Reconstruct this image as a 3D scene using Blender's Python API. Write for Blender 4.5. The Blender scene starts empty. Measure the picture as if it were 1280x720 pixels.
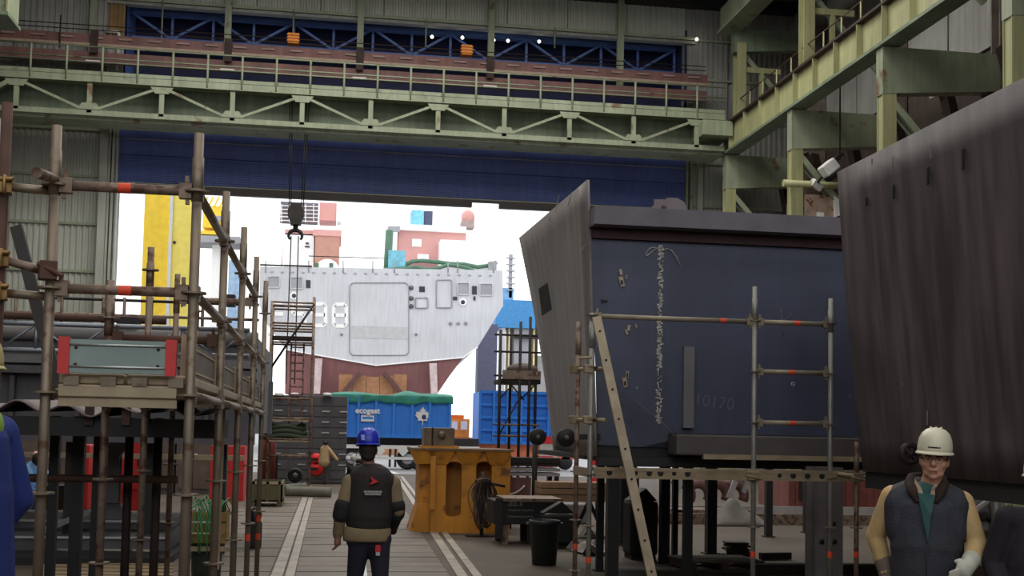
import bpy, math, random
import numpy as np
from mathutils import Vector, Matrix

# ------------------------------------------------------------------ camera
V = Vector
FOC, PX, PY = 1500.0, 640.0, 449.0          # focal length and principal point in photograph pixels
YAW, PIT, ROL = math.atan(226/1500), math.atan(92/1500), 0.02
FW = V((math.sin(YAW)*math.cos(PIT), math.cos(YAW)*math.cos(PIT), math.sin(PIT)))
R0 = V((math.cos(YAW), -math.sin(YAW), 0)); U0 = R0.cross(FW)
RT = (R0 + ROL*U0).normalized(); UP = (U0 - ROL*R0).normalized()
EYE = V((0, 0, 1.8))
scene = bpy.context.scene
cd = bpy.data.cameras.new('camera'); cam = bpy.data.objects.new('camera', cd)
scene.collection.objects.link(cam); scene.camera = cam
cd.sensor_width = 36; cd.sensor_fit = 'HORIZONTAL'; cd.lens = 36*FOC/1280; cd.shift_y = (PY-360)/1280
cd.clip_end = 1000; cd.clip_start = 0.05
m3 = Matrix((RT, UP, -FW)).transposed()
cam.matrix_world = Matrix.Translation(EYE) @ m3.to_4x4()

# ------------------------------------------------------------------ sky, added lights, exposure
SKY = 1.75
FILL = 0.22
w = bpy.data.worlds.new('overcast_sky'); scene.world = w; w.use_nodes = True
nt = w.node_tree; bg = nt.nodes['Background']
bg.inputs['Color'].default_value = (0.96, 0.98, 1.0, 1); bg.inputs['Strength'].default_value = SKY
scene.view_settings.view_transform = 'Standard'; scene.view_settings.look = 'None'
scene.view_settings.gamma = 1; scene.view_settings.exposure = 0.0
scene.view_settings.use_curve_mapping = False
def area(name, loc, sx, sy, power, col, rot=(0, 0, 0)):
    l = bpy.data.lights.new(name, 'AREA'); l.shape = 'RECTANGLE'; l.size = sx; l.size_y = sy
    l.energy = power*FILL; l.color = col
    o = bpy.data.objects.new(name, l); o.location = loc; o.rotation_euler = rot; scene.collection.objects.link(o)
# rows of unseen area lights added under the roof to brighten the hall
for yy, pw in ((2, 1500), (14, 1500), (26, 2600), (38, 4600)):
    for xx in (-6, 2, 10):
        area('roof_fill_light', (xx, yy, 20.3), 5, 6, pw, (1.0, 0.97, 0.90))

# ------------------------------------------------------------------ helpers
def ray(x, y): return FW + (x-PX)/FOC*RT - (y-PY)/FOC*UP
def at(x, y, Y): d = ray(x, y); return EYE + d*(Y/d.y)
def gnd(x, y, z=0.0): d = ray(x, y); return EYE + d*((z-1.8)/d.z)
def atx(x, y, X): d = ray(x, y); return EYE + d*(X/d.x)
COL = scene.collection
RND = random.Random(7)
WORG = {}

def lin(c): 
    c = c/255.0
    return c/12.92 if c <= 0.04045 else ((c+0.055)/1.055)**2.4
MATS = {}
def mat(name, rgb, rough=0.6, metal=0.0, var=0.12, scale=3.0, streak=0.0, rust=None, rustamt=0.0, bump=0.0, emit=None, wave=None, coat=0.0):
    """procedural painted / bare surface: base colour, broad mottling, optional vertical streaks, rust patches, fine relief"""
    if name in MATS: return MATS[name]
    m = bpy.data.materials.new(name); m.use_nodes = True; MATS[name] = m
    t = m.node_tree; N = t.nodes; L = t.links; b = N['Principled BSDF']
    base = tuple(lin(c) for c in rgb)
    b.inputs['Roughness'].default_value = rough; b.inputs['Metallic'].default_value = metal
    if coat: b.inputs['Coat Weight'].default_value = coat
    tc = N.new('ShaderNodeTexCoord')
    def noise(sc, mp=None, detail=5, seedloc=(0, 0, 0)):
        n = N.new('ShaderNodeTexNoise'); n.inputs['Scale'].default_value = sc; n.inputs['Detail'].default_value = detail
        k = N.new('ShaderNodeMapping'); k.inputs['Location'].default_value = seedloc
        if mp: k.inputs['Scale'].default_value = mp
        L.new(tc.outputs['Object'], k.inputs['Vector']); L.new(k.outputs['Vector'], n.inputs['Vector'])
        return n.outputs['Fac']
    def ramp(fac, a, c, ca, cb):
        r = N.new('ShaderNodeValToRGB'); e = r.color_ramp.elements
        e[0].position = a; e[1].position = c
        e[0].color = (*ca, 1); e[1].color = (*cb, 1); L.new(fac, r.inputs['Fac']); return r.outputs['Color']
    dk = tuple(max(0, c*(1-var*1.6)) for c in base); lt = tuple(min(1, c*(1+var*1.6)) for c in base)
    col = ramp(noise(scale), 0.3, 0.7, dk, lt)
    def mix(a, bcol, fac, mode='MIX'):
        x = N.new('ShaderNodeMix'); x.data_type = 'RGBA'; x.blend_type = mode
        L.new(a, x.inputs[6])
        if hasattr(bcol, 'is_linked') or hasattr(bcol, 'links'): L.new(bcol, x.inputs[7])
        else: x.inputs[7].default_value = (*bcol, 1)
        if isinstance(fac, float): x.inputs[0].default_value = fac
        else: L.new(fac, x.inputs[0])
        return x.outputs[2]
    if streak:
        s = ramp(noise(4.0, (1.6, 1.6, 0.12), 6, (3, 1, 0)), 0.35, 0.72, (1-streak,)*3, (1+streak,)*3)
        x = N.new('ShaderNodeMix'); x.data_type = 'RGBA'; x.blend_type = 'MULTIPLY'; x.inputs[0].default_value = 1.0
        L.new(col, x.inputs[6]); L.new(s, x.inputs[7]); col = x.outputs[2]
    if rustamt:
        rc = tuple(lin(c) for c in (rust or (96, 58, 36)))
        f = ramp(noise(scale*1.7, None, 8, (9, 4, 2)), 0.62-rustamt*0.35, 0.70-rustamt*0.25, (0, 0, 0), (1, 1, 1))
        col = mix(col, rc, f)
    L.new(col, b.inputs['Base Color'])
    if bump or wave:
        bp = N.new('ShaderNodeBump'); bp.inputs['Strength'].default_value = bump or 0.4; bp.inputs['Distance'].default_value = 0.02
        if wave:
            wv = N.new('ShaderNodeTexWave'); wv.bands_direction = wave[0]; wv.inputs['Scale'].default_value = wave[1]
            L.new(tc.outputs['Object'], wv.inputs['Vector']); L.new(wv.outputs['Fac'], bp.inputs['Height'])
        else: L.new(noise(scale*9), bp.inputs['Height'])
        L.new(bp.outputs['Normal'], b.inputs['Normal'])
    if emit:
        b.inputs['Emission Color'].default_value = (*[lin(c) for c in emit[0]], 1); b.inputs['Emission Strength'].default_value = emit[1]
    return m

class MB:
    """collects shapes in world coordinates and links them as one mesh object"""
    def __init__(s): s.v = []; s.f = []; s.sm = []
    def add(s, vs, fs, smooth=False):
        k = len(s.v); s.v += [V(p) for p in vs]; s.f += [tuple(i+k for i in f) for f in fs]; s.sm += [smooth]*len(fs); return s
    def box(s, x0, x1, y0, y1, z0, z1):
        return s.add([(x0,y0,z0),(x1,y0,z0),(x1,y1,z0),(x0,y1,z0),(x0,y0,z1),(x1,y0,z1),(x1,y1,z1),(x0,y1,z1)],
            [(0,3,2,1),(4,5,6,7),(0,1,5,4),(1,2,6,5),(2,3,7,6),(3,0,4,7)])
    def cbox(s, c, size, rz=0.0, rx=0.0, ry=0.0):
        h = [q/2 for q in size]; M = Matrix.Rotation(rz, 3, 'Z') @ Matrix.Rotation(ry, 3, 'Y') @ Matrix.Rotation(rx, 3, 'X'); c = V(c)
        P = [c + M @ V((a*h[0], b*h[1], d*h[2])) for d in (-1, 1) for a, b in ((-1,-1),(1,-1),(1,1),(-1,1))]
        return s.add(P, [(0,3,2,1),(4,5,6,7),(0,1,5,4),(1,2,6,5),(2,3,7,6),(3,0,4,7)])
    def beam(s, p, q, w, h, up=(0, 0, 1)):
        """rectangular bar from p to q: w across, h along up"""
        p, q = V(p), V(q); d = (q-p).normalized(); u = V(up)
        if abs(d.dot(u)) > 0.98: u = V((0, 1, 0))
        r = d.cross(u).normalized(); u = r.cross(d).normalized(); r *= w/2; u *= h/2
        P = [p-r-u, p+r-u, p+r+u, p-r+u, q-r-u, q+r-u, q+r+u, q-r+u]
        return s.add(P, [(0,1,2,3),(7,6,5,4),(0,4,5,1),(1,5,6,2),(2,6,7,3),(3,7,4,0)])
    def ibeam(s, p, q, w, h, t=0.02, up=(0, 0, 1)):
        p, q = V(p), V(q); d = (q-p).normalized(); u = V(up)
        if abs(d.dot(u)) > 0.98: u = V((0, 1, 0))
        r = d.cross(u).normalized(); u = r.cross(d).normalized()
        s.beam(p, q, t, h-2*t, u)
        for k in (-1, 1): s.beam(p+u*k*(h-t)/2, q+u*k*(h-t)/2, w, t, u)
        return s
    def tube(s, p, q, r, n=8, r2=None, caps=True):
        p, q = V(p), V(q); d = (q-p); r2 = r if r2 is None else r2
        if d.length < 1e-6: return s
        d.normalize(); a = d.orthogonal().normalized(); b = d.cross(a); P = []
        for c, rr in ((p, r), (q, r2)):
            P += [c + (a*math.cos(2*math.pi*i/n) + b*math.sin(2*math.pi*i/n))*rr for i in range(n)]
        s.add(P, [(i, (i+1) % n, n+(i+1) % n, n+i) for i in range(n)], True)
        if caps:
            k = len(s.v)-2*n; s.f += [tuple(k+i for i in reversed(range(n))), tuple(k+n+i for i in range(n))]; s.sm += [False]*2
        return s
    def path(s, pts, r, n=8, rs=None):
        pts = [V(p) for p in pts]; P = []; a = None
        for i, p in enumerate(pts):
            d = (pts[min(i+1, len(pts)-1)]-pts[max(i-1, 0)]).normalized()
            if a is None: a = d.orthogonal().normalized()
            a = (a - d*a.dot(d)).normalized(); b = d.cross(a); rr = rs[i] if rs else r
            P += [p + (a*math.cos(2*math.pi*k/n)+b*math.sin(2*math.pi*k/n))*rr for k in range(n)]
        F = [(i*n+k, i*n+(k+1) % n, (i+1)*n+(k+1) % n, (i+1)*n+k) for i in range(len(pts)-1) for k in range(n)]
        s.add(P, F, True); k = len(s.v)-len(P); e = k+(len(pts)-1)*n
        s.f += [tuple(k+i for i in reversed(range(n))), tuple(e+i for i in range(n))]; s.sm += [False]*2
        return s
    def poly(s, pts, vec):
        """planar outline extruded along vec"""
        n = len(pts); vec = V(vec); P = [V(p) for p in pts]; nrm = V((0, 0, 0))
        for i in range(n): nrm += P[i].cross(P[(i+1) % n])
        if nrm.dot(vec) > 0: P = P[::-1]
        Q = P + [p+vec for p in P]
        return s.add(Q, [tuple(range(n)), tuple(range(2*n-1, n-1, -1))] + [((i+1) % n, i, n+i, n+(i+1) % n) for i in range(n)])
    def lathe(s, c, prof, n=20, axis=(0, 0, 1), smooth=True):
        c = V(c); d = V(axis).normalized(); a = d.orthogonal().normalized(); b = d.cross(a); P = []
        for r, h in prof: P += [c + d*h + (a*math.cos(2*math.pi*i/n)+b*math.sin(2*math.pi*i/n))*max(r, 1e-4) for i in range(n)]
        m = len(prof)
        s.add(P, [(j*n+i, j*n+(i+1) % n, (j+1)*n+(i+1) % n, (j+1)*n+i) for j in range(m-1) for i in range(n)], smooth)
        return s
    def ball(s, c, r, n=14, sc=(1, 1, 1), R=None):
        c = V(c); P = []; m = n//2
        for j in range(m+1):
            th = math.pi*j/m
            for i in range(n):
                p = V((math.sin(th)*math.cos(2*math.pi*i/n)*r*sc[0], math.sin(th)*math.sin(2*math.pi*i/n)*r*sc[1], math.cos(th)*r*sc[2]))
                P.append(c + (R @ p if R else p))
        return s.add(P, [(j*n+i, (j+1)*n+i, (j+1)*n+(i+1) % n, j*n+(i+1) % n) for j in range(m) for i in range(n)], True)
    def cap(s, p, q, r0, r1, n=12, flat=1.0, side=None):
        """tapered capsule, optionally flattened along 'side'"""
        p, q = V(p), V(q); d = (q-p); ln = d.length; d.normalize()
        a = V(side) if side else d.orthogonal(); a = (a-d*a.dot(d)).normalized(); b = d.cross(a); P = []; prof = []
        for k in range(5): t = math.pi/2*(1-k/4); prof.append((r0*math.cos(t), -r0*math.sin(t)))
        for k in range(1, 5): t = math.pi/2*k/4; prof.append((r1*math.cos(t), ln+r1*math.sin(t)))
        prof.insert(5, (r1, ln))
        for rr, h in prof: P += [p + d*h + (a*math.cos(2*math.pi*i/n)*flat+b*math.sin(2*math.pi*i/n))*max(rr, 1e-4) for i in range(n)]
        m = len(prof)
        return s.add(P, [(j*n+i, j*n+(i+1) % n, (j+1)*n+(i+1) % n, (j+1)*n+i) for j in range(m-1) for i in range(n)], True)
    def grid(s, fn, nu, nv, smooth=True):
        P = [fn(i/nu, j/nv) for j in range(nv+1) for i in range(nu+1)]; k = nu+1
        return s.add(P, [(j*k+i, j*k+i+1, (j+1)*k+i+1, (j+1)*k+i) for j in range(nv) for i in range(nu)], smooth)
    def slab(s, c, th):
        """plate: four corners (in order) thickened by vector th"""
        return s.poly(c, th)
    def build(s, name, m, parent=None, origin=None, bevel=0.0, solid=0.0, remesh=0.0, smooth=0):
        if origin is None:
            if parent is not None: origin = WORG[parent.name]
            else:
                xs = [p.x for p in s.v]; ys = [p.y for p in s.v]; zs = [p.z for p in s.v]
                origin = V(((min(xs)+max(xs))/2, (min(ys)+max(ys))/2, min(zs)))
        origin = V(origin)
        me = bpy.data.meshes.new(name); me.from_pydata([tuple(p-origin) for p in s.v], [], s.f)
        me.polygons.foreach_set('use_smooth', s.sm); me.materials.append(m); me.update()
        o = bpy.data.objects.new(name, me); COL.objects.link(o)
        if parent is not None:
            o.parent = parent; o.location = origin - WORG[parent.name]
        else: o.location = origin
        WORG[o.name] = origin
        if solid: k = o.modifiers.new('solid', 'SOLIDIFY'); k.thickness = solid; k.offset = 0
        if remesh:
            k = o.modifiers.new('remesh', 'REMESH'); k.mode = 'VOXEL'; k.voxel_size = remesh; k.use_smooth_shade = True
            if smooth: k = o.modifiers.new('smooth', 'SMOOTH'); k.factor = 0.5; k.iterations = smooth
        if bevel: k = o.modifiers.new('bevel', 'BEVEL'); k.width = bevel; k.segments = 2; k.limit_method = 'ANGLE'
        return o

def tag(o, label, cat=None, group=None, kind=None):
    if label: o['label'] = label
    if cat: o['category'] = cat
    if group: o['group'] = group
    if kind: o['kind'] = kind
    return o
def thing(name, label, cat, loc, group=None):
    o = bpy.data.objects.new(name, None); COL.objects.link(o); o.empty_display_size = 0.2
    o.location = loc; WORG[o.name] = V(loc); return tag(o, label, cat, group)
def struct(o, label=None): o['kind'] = 'structure'; return o if not label else tag(o, label)
def place(src, parent, pos, name=None, rot=None):
    """another piece of a kind sharing the mesh of src, at world position pos"""
    o = src.copy(); COL.objects.link(o); o.parent = parent; o.location = V(pos)-WORG[parent.name]
    if rot is not None: o.rotation_euler = rot
    WORG[o.name] = V(pos); return o
def text(name, body, size, m, parent, org, xdir, updir, ext=0.002, bold=0.0, align='CENTER'):
    """flat lettering turned into a mesh, written along xdir"""
    c = bpy.data.curves.new(name, 'FONT'); c.body = body; c.size = size; c.extrude = ext; c.align_x = align; c.align_y = 'CENTER'; c.offset = bold
    c.resolution_u = 3
    t = bpy.data.objects.new(name, c); COL.objects.link(t)
    bpy.context.view_layer.update()
    me = bpy.data.meshes.new_from_object(t); bpy.data.objects.remove(t); me.materials.clear(); me.materials.append(m)
    o = bpy.data.objects.new(name, me); COL.objects.link(o)
    x = V(xdir).normalized(); y = V(updir).normalized(); z = x.cross(y)
    M = Matrix((x, y, z)).transposed().to_4x4(); pl = WORG[parent.name] if parent is not None else V((0, 0, 0))
    if parent is not None: o.parent = parent
    o.matrix_local = Matrix.Translation(V(org)-pl) @ M; WORG[o.name] = V(org)
    return o
# ------------------------------------------------------------------ materials
GREEN = mat('crane_green_paint', (140, 148, 124), 0.55, var=0.10, scale=0.9, streak=0.12, rustamt=0.04, rust=(110, 88, 62))
YGREEN = mat('column_yellow_green_paint', (158, 158, 116), 0.55, var=0.08, scale=0.8, streak=0.14)
GWEB = mat('girder_web_paint', (112, 124, 104), 0.6, var=0.12, scale=0.8, streak=0.15)
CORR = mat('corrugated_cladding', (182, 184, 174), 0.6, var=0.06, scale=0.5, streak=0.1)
CORRD = mat('weathered_cladding', (150, 150, 146), 0.7, var=0.1, scale=0.5, streak=0.15)
RUSTY = mat('rusty_cladding', (150, 118, 76), 0.7, var=0.14, scale=1.2, streak=0.2)
GIRT = mat('girt_paint', (150, 158, 136), 0.6, var=0.06)
BLUE = mat('door_curtain_blue', (78, 96, 166), 0.5, var=0.10, scale=0.6, streak=0.12)
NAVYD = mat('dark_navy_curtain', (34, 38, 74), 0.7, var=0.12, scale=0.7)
TRBLUE = mat('truss_blue_paint', (84, 112, 176), 0.5, var=0.08)
DKRED = mat('red_oxide_paint', (110, 74, 71), 0.65, var=0.16, scale=1.4, streak=0.15)
ORANGE = mat('hoist_orange_paint', (216, 130, 36), 0.5, var=0.1)
DARK = mat('dark_steel', (46, 42, 42), 0.6, 0.3, var=0.18, scale=3)
BLACK = mat('black_paint', (26, 25, 26), 0.6, var=0.12)
GALVR = mat('clean_galvanized_tube', (150, 148, 142), 0.5, 0.45, var=0.08, scale=6)
GALV = mat('galvanized_tube', (138, 124, 108), 0.5, 0.5, var=0.12, scale=6, rustamt=0.08, rust=(104, 82, 62))
GALVB = mat('weathered_tube', (136, 117, 103), 0.55, 0.4, var=0.16, scale=6, rustamt=0.3, rust=(92, 62, 48))
RUST = mat('rust_brown_steel', (88, 62, 52), 0.8, 0.2, var=0.2, scale=5)
DRUST = mat('dark_rusty_steel', (58, 44, 40), 0.75, 0.3, var=0.2, scale=4)
CONC = mat('worn_concrete', (86, 76, 66), 0.75, var=0.14, scale=0.6, bump=0.15)
PLANK = mat('floor_plank_wood', (112, 101, 91), 0.6, var=0.16, scale=1.5, bump=0.15)
STRIP = mat('worn_steel_strip', (166, 156, 146), 0.5, 0.2, var=0.16, scale=3)
YARD = mat('yard_concrete', (150, 150, 152), 0.8, var=0.06, scale=0.3)
ROOFM = mat('roof_sheet', (92, 92, 88), 0.8, var=0.08, scale=0.4)
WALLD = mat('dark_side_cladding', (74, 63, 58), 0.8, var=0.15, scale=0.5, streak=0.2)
WHITE = mat('white_paint', (222, 222, 220), 0.6, var=0.04)
ORBAND = mat('orange_marking', (232, 78, 44), 0.6, var=0.06)
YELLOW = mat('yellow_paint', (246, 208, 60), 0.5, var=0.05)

def corr_panel(x0, x1, z0, z1, y, pitch=0.26, dep=0.05):
    """sheet with real trapezoid ribs"""
    b = MB(); n = max(1, round((x1-x0)/pitch)); p = (x1-x0)/n; xs = []
    for i in range(n):
        a = x0+i*p
        xs += [(a, 0), (a+p*.38, 0), (a+p*.5, -dep), (a+p*.88, -dep)]
    xs.append((x1, 0)); P = [(x, y+d, z0) for x, d in xs]+[(x, y+d, z1) for x, d in xs]; m = len(xs)
    return b.add(P, [(i, i+1, m+i+1, m+i) for i in range(m-1)])

# ------------------------------------------------------------------ setting: floor, yard, walls, roof
fl = struct(MB().box(-16, 20, -6, 50, -0.3, 0).build('floor', CONC))
yard = struct(MB().box(-120, 160, 50.0, 400, -0.4, -0.02).build('yard', YARD), 'pale sunlit concrete yard outside the hall door')
k = 0
for (xa, xb) in ((-2.9, -0.68), (-0.36, 1.5)):          # timber decking beside the sunk steel strips
    y = 13.0
    while y < 34:
        dx = 0.018*(y-13) if xb > 0 else 0
        z = RND.uniform(0.008, 0.016)
        MB().box(xa, xb+dx, y+0.018, y+0.6-0.018, -0.02, z).build('floor_plank', PLANK, fl); y += 0.6
for xa, xb in ((-0.65, -0.51), (-0.48, -0.37)):
    for i in range(12):
        MB().box(xa, xb, 13+i*1.8, 14.78+i*1.8, -0.02, 0.02).build('track_strip', STRIP, fl)
for off, wd in ((0, 0.13), (0.2, 0.11)):
    for i in range(18):
        y0 = 13+i*1.9; xx = 1.56+off+(y0-13)*0.030
        MB().poly([(xx, y0, 0), (xx+wd, y0, 0), (xx+wd+0.055, y0+1.87, 0), (xx+0.055, y0+1.87, 0)], (0, 0, 0.018)).build('track_strip', STRIP, fl)
# pale line painted in the yard
YL = struct(MB().poly([(2.7, 50.2, 0), (2.95, 50.2, 0), (1.7, 75, 0), (1.45, 75, 0)], (0, 0, 0.01)).build('trim_1', WHITE, origin=(2.7, 50.2, -0.02)), 'white line painted across the yard')
ceil = struct(MB().box(-16, 20, -6, 50.6, 21.0, 21.3).build('ceiling', ROOFM))
for yy in (5, 12, 19, 26, 33, 40, 47):
    MB().ibeam((-16, yy, 20.8), (20, yy, 20.8), 0.3, 0.6).build('roof_beam', GREEN, ceil)
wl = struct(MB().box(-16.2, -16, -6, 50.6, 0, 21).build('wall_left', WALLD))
wbm = MB(); wbm.box(-16.2, 20.2, -6.3, -6, 0, 5.5); wbm.box(-16.2, 20.2, -6.3, -6, 17.5, 21); wbm.box(-16.2, -13, -6.3, -6, 5.5, 17.5); wbm.box(17, 20.2, -6.3, -6, 5.5, 17.5)
wb = struct(wbm.build('wall_back', WALLD))
# bars of an unseen opening, added behind the camera to let frontal light in
w2 = struct(MB().box(-13, 17, -6.2, -6.1, 11.4, 11.6).build('light_opening', GIRT), 'unseen opening added high in the rear wall to let light in')
for i in range(11): MB().box(-13+3*i-.06, -13+3*i+.06, -6.2, -6.1, 5.5, 17.5).build('opening_bar', GIRT, w2)
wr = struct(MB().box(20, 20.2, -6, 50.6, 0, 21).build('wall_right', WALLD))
# front wall: core behind the cladding, split around the two openings
XL, XR, ZD, ZW0, ZW1 = -8.75, 14.95, 14.9, 16.0, 19.05
core = MB()
core.box(-16, XL, 50.15, 50.5, 0, 21); core.box(XR, 20, 50.15, 50.5, 0, 21)
core.box(XL, XR, 50.15, 50.5, ZD, ZW0); core.box(XL, XR, 50.15, 50.5, ZW1, 21)
wf = struct(core.build('wall_front', CORRD))
lev = [0, 2.1, 4.05, 6.0, 7.93, 9.86, 11.8, 13.7, 15.6, 17.4, 19.15, 21]
for i in range(len(lev)-1):
    z0, z1 = lev[i], lev[i+1]
    corr_panel(-13.0, -9.45, z0+.05, z1-.03, 50.06, 0.24).build('cladding_panel', CORR if z0 < 13 else CORRD, wf)
    corr_panel(15.3, 16.9, z0+.05, z1-.03, 50.06, 0.24).build('cladding_panel', CORR if z0 < 13 else CORRD, wf)
    corr_panel(17.0, 19.9, z0+.05, z1-.03, 50.06, 0.24).build('cladding_panel', CORRD, wf)
    MB().box(-13.0, -9.45, 49.93, 50.0, z0-.05, z0+.05).build('girt', GIRT, wf)
    MB().box(15.3, 19.9, 49.93, 50.0, z0-.05, z0+.05).build('girt', GIRT, wf)
corr_panel(-9.4, XL, 17.2, 19.1, 50.05, 0.16).build('rusty_cladding_panel', RUSTY, wf)
corr_panel(-9.4, XL, 14.9, 17.15, 50.05, 0.16).build('cladding_panel', CORR, wf)
for i in range(9):
    a = XL + (XR-XL)*i/9; b = XL + (XR-XL)*(i+1)/9
    corr_panel(a+.02, b-.02, 19.3, 20.95, 50.06, 0.24).build('cladding_panel', CORR, wf)
MB().box(XL-.7, XR+.5, 49.85, 50.05, 19.12, 19.24).build('girt', GIRT, wf)
MB().box(XL-.7, XR+.5, 49.95, 50.1, 18.98, 19.1).build('opening_frame', CORRD, wf)
MB().box(-13.0, 19.9, 49.5, 50.05, 20.55, 20.95).build('eaves_beam', DARK, wf)
# columns of the front wall
for px, z0, z1, wd in ((129, 0, 14.6, 0.30), (876, 0, 14.6, 0.22), (115, 16.4, 21, 0.26), (284, 16.4, 21, 0.26), (450, 16.4, 21, 0.26), (614, 16.4, 21, 0.26), (776, 16.4, 21, 0.26)):
    x = at(px, 60 if z0 > 5 else 220, 49.6).x
    MB().ibeam((x, 49.7, z0), (x, 49.7, z1), wd, wd, 0.03).build('wall_column', GREEN if z0 > 5 else CORR, wf)
for dx, wd in ((-0.33, 0.08), (-0.18, 0.10), (-0.02, 0.06)):
    MB().box(XL+dx-wd/2, XL+dx+wd/2, 49.7, 50.05, 0, 14.9).build('door_jamb', CORR, wf)
for dx, wd in ((0.05, 0.08), (0.25, 0.12)):
    MB().box(XR+dx-wd/2, XR+dx+wd/2, 49.7, 50.05, 0, 14.9).build('door_jamb', GREEN, wf)

# roller door, part lowered
door = struct(MB().box(XL, XR, 50.0, 50.06, 11.62, 14.9).build('door_1', BLUE), 'blue roll-up curtain drawn above the hall doorway')
def curtain(u, v):
    z = 12.72+(14.8-12.72)*v; y = 49.97-0.16*math.sin(math.pi*min(1, max(0, v)))**2 - 0.015*math.sin(u*90+v*4)*math.sin(math.pi*v)
    return (XL+(XR-XL)*u, y, z)
MB().grid(curtain, 120, 14).build('curtain_fold', BLUE, door)
for i in range(11):
    MB().box(XL, XR, 49.9, 49.995, 11.66+i*0.096, 11.66+i*0.096+0.082).build('door_slat', BLUE, door)
MB().box(XL, XR, 49.84, 49.95, 12.76, 12.80).build('hem_bar', BLUE, door)
MB().box(XL, XR, 49.80, 49.88, 13.38, 13.42).build('hem_bar', mat('hem_pale', (160, 162, 178), .6), door)
MB().box(XL, XR, 49.86, 49.95, 11.58, 11.63).build('edge_bar', CORR, door)
nx0, nx1 = at(590, 255, 49.9).x, at(624, 255, 49.9).x
bb = MB(); bb.box(XL, nx0, 49.85, 50.1, 11.28, 11.58); bb.box(nx1, XR, 49.85, 50.1, 11.28, 11.58); bb.box(nx0, nx1, 49.85, 50.1, 11.5, 11.58)
bb.build('bottom_beam', mat('door_beam_brown', (92, 84, 84), 0.6, var=0.1, scale=0.8), door)
lm = MB().cbox((at(164, 229, 49.8).x, 49.82, at(164, 229, 49.8).z), (0.3, 0.05, 0.1)).build('lamp', WHITE, door)

# high opening with dark curtain behind
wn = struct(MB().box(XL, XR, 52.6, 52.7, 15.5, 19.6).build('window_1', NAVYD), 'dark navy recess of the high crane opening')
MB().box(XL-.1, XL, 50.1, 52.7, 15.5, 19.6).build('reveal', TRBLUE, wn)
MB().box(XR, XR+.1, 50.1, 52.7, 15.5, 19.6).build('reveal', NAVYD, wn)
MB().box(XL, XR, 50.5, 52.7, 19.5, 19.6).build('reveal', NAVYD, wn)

# right wall: cladding, columns
for yy in np.arange(-5.5, 49, 3.5):
    for z0 in (0.0, 7.0, 14.0):
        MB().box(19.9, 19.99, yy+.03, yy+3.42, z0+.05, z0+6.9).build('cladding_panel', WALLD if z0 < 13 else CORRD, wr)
for yy in (5.6, 12.4, 19.2, 26.0, 32.7, 39.5, 46.6):
    MB().ibeam((19.6, yy, 0), (19.6, yy, 21), 0.5, 0.5, 0.05).build('wall_column', mat('brown_grey_column', (120, 108, 100), 0.7, var=.12, streak=.2), wr)
for z in (5.5, 9, 12.2, 16.5):
    MB().tube((19.5, -5, z), (19.5, 49, z), 0.1).build('service_pipe', DRUST, wr)
for yy in np.arange(8, 48, 3.4):
    MB().beam((19.3, yy, 4), (18.6, yy+2.6, 13.0), .35, .3).build('wall_strut', DRUST, wr)
    MB().box(18.9, 19.6, yy+.6, yy+2.0, 9.5+1.5*math.sin(yy), 11.3+1.5*math.sin(yy)).build('wall_duct', mat('duct_tan', (112, 94, 82), .7, var=.15), wr)
# left runway column with haunch at the frame edge
MB().box(-13.3, -11.95, 44.6, 45.6, 0, 12.2).build('wall_column', mat('pale_grey_column', (176, 170, 170), 0.6, var=.06), wl)
MB().poly([(-13.3, 44.6, 12.2), (-11.95, 44.6, 12.2), (-12.1, 44.6, 12.8), (-12.6, 44.6, 13.2), (-13.3, 44.6, 13.2)], (0, 1, 0)).build('column_haunch', MATS['pale_grey_column'], wl)
# ------------------------------------------------------------------ crane runway on the right, two tiers
XC = 15.8
run = thing('crane_runway', 'long yellow-green crane runway girder on bracketed posts along the right wall', 'runway', (XC, 26, 0))
MB().box(XC-.02, XC+.03, 10, 47.2, 13.4, 14.5).build('girder_web', YGREEN, run)
MB().box(XC-.22, XC+.42, 10, 47.2, 13.32, 13.42).build('bottom_flange', GWEB, run)
MB().box(XC-.22, XC+.42, 10, 47.2, 14.5, 14.58).build('top_flange', DRUST, run)
MB().box(XC-.04, XC+.04, 10, 47.2, 14.58, 14.70).build('crane_rail', RUST, run)
for yy in np.arange(12, 47, 1.7): MB().box(XC-.20, XC-.02, yy, yy+.03, 13.42, 14.5).build('stiffener', YGREEN, run)
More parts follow.
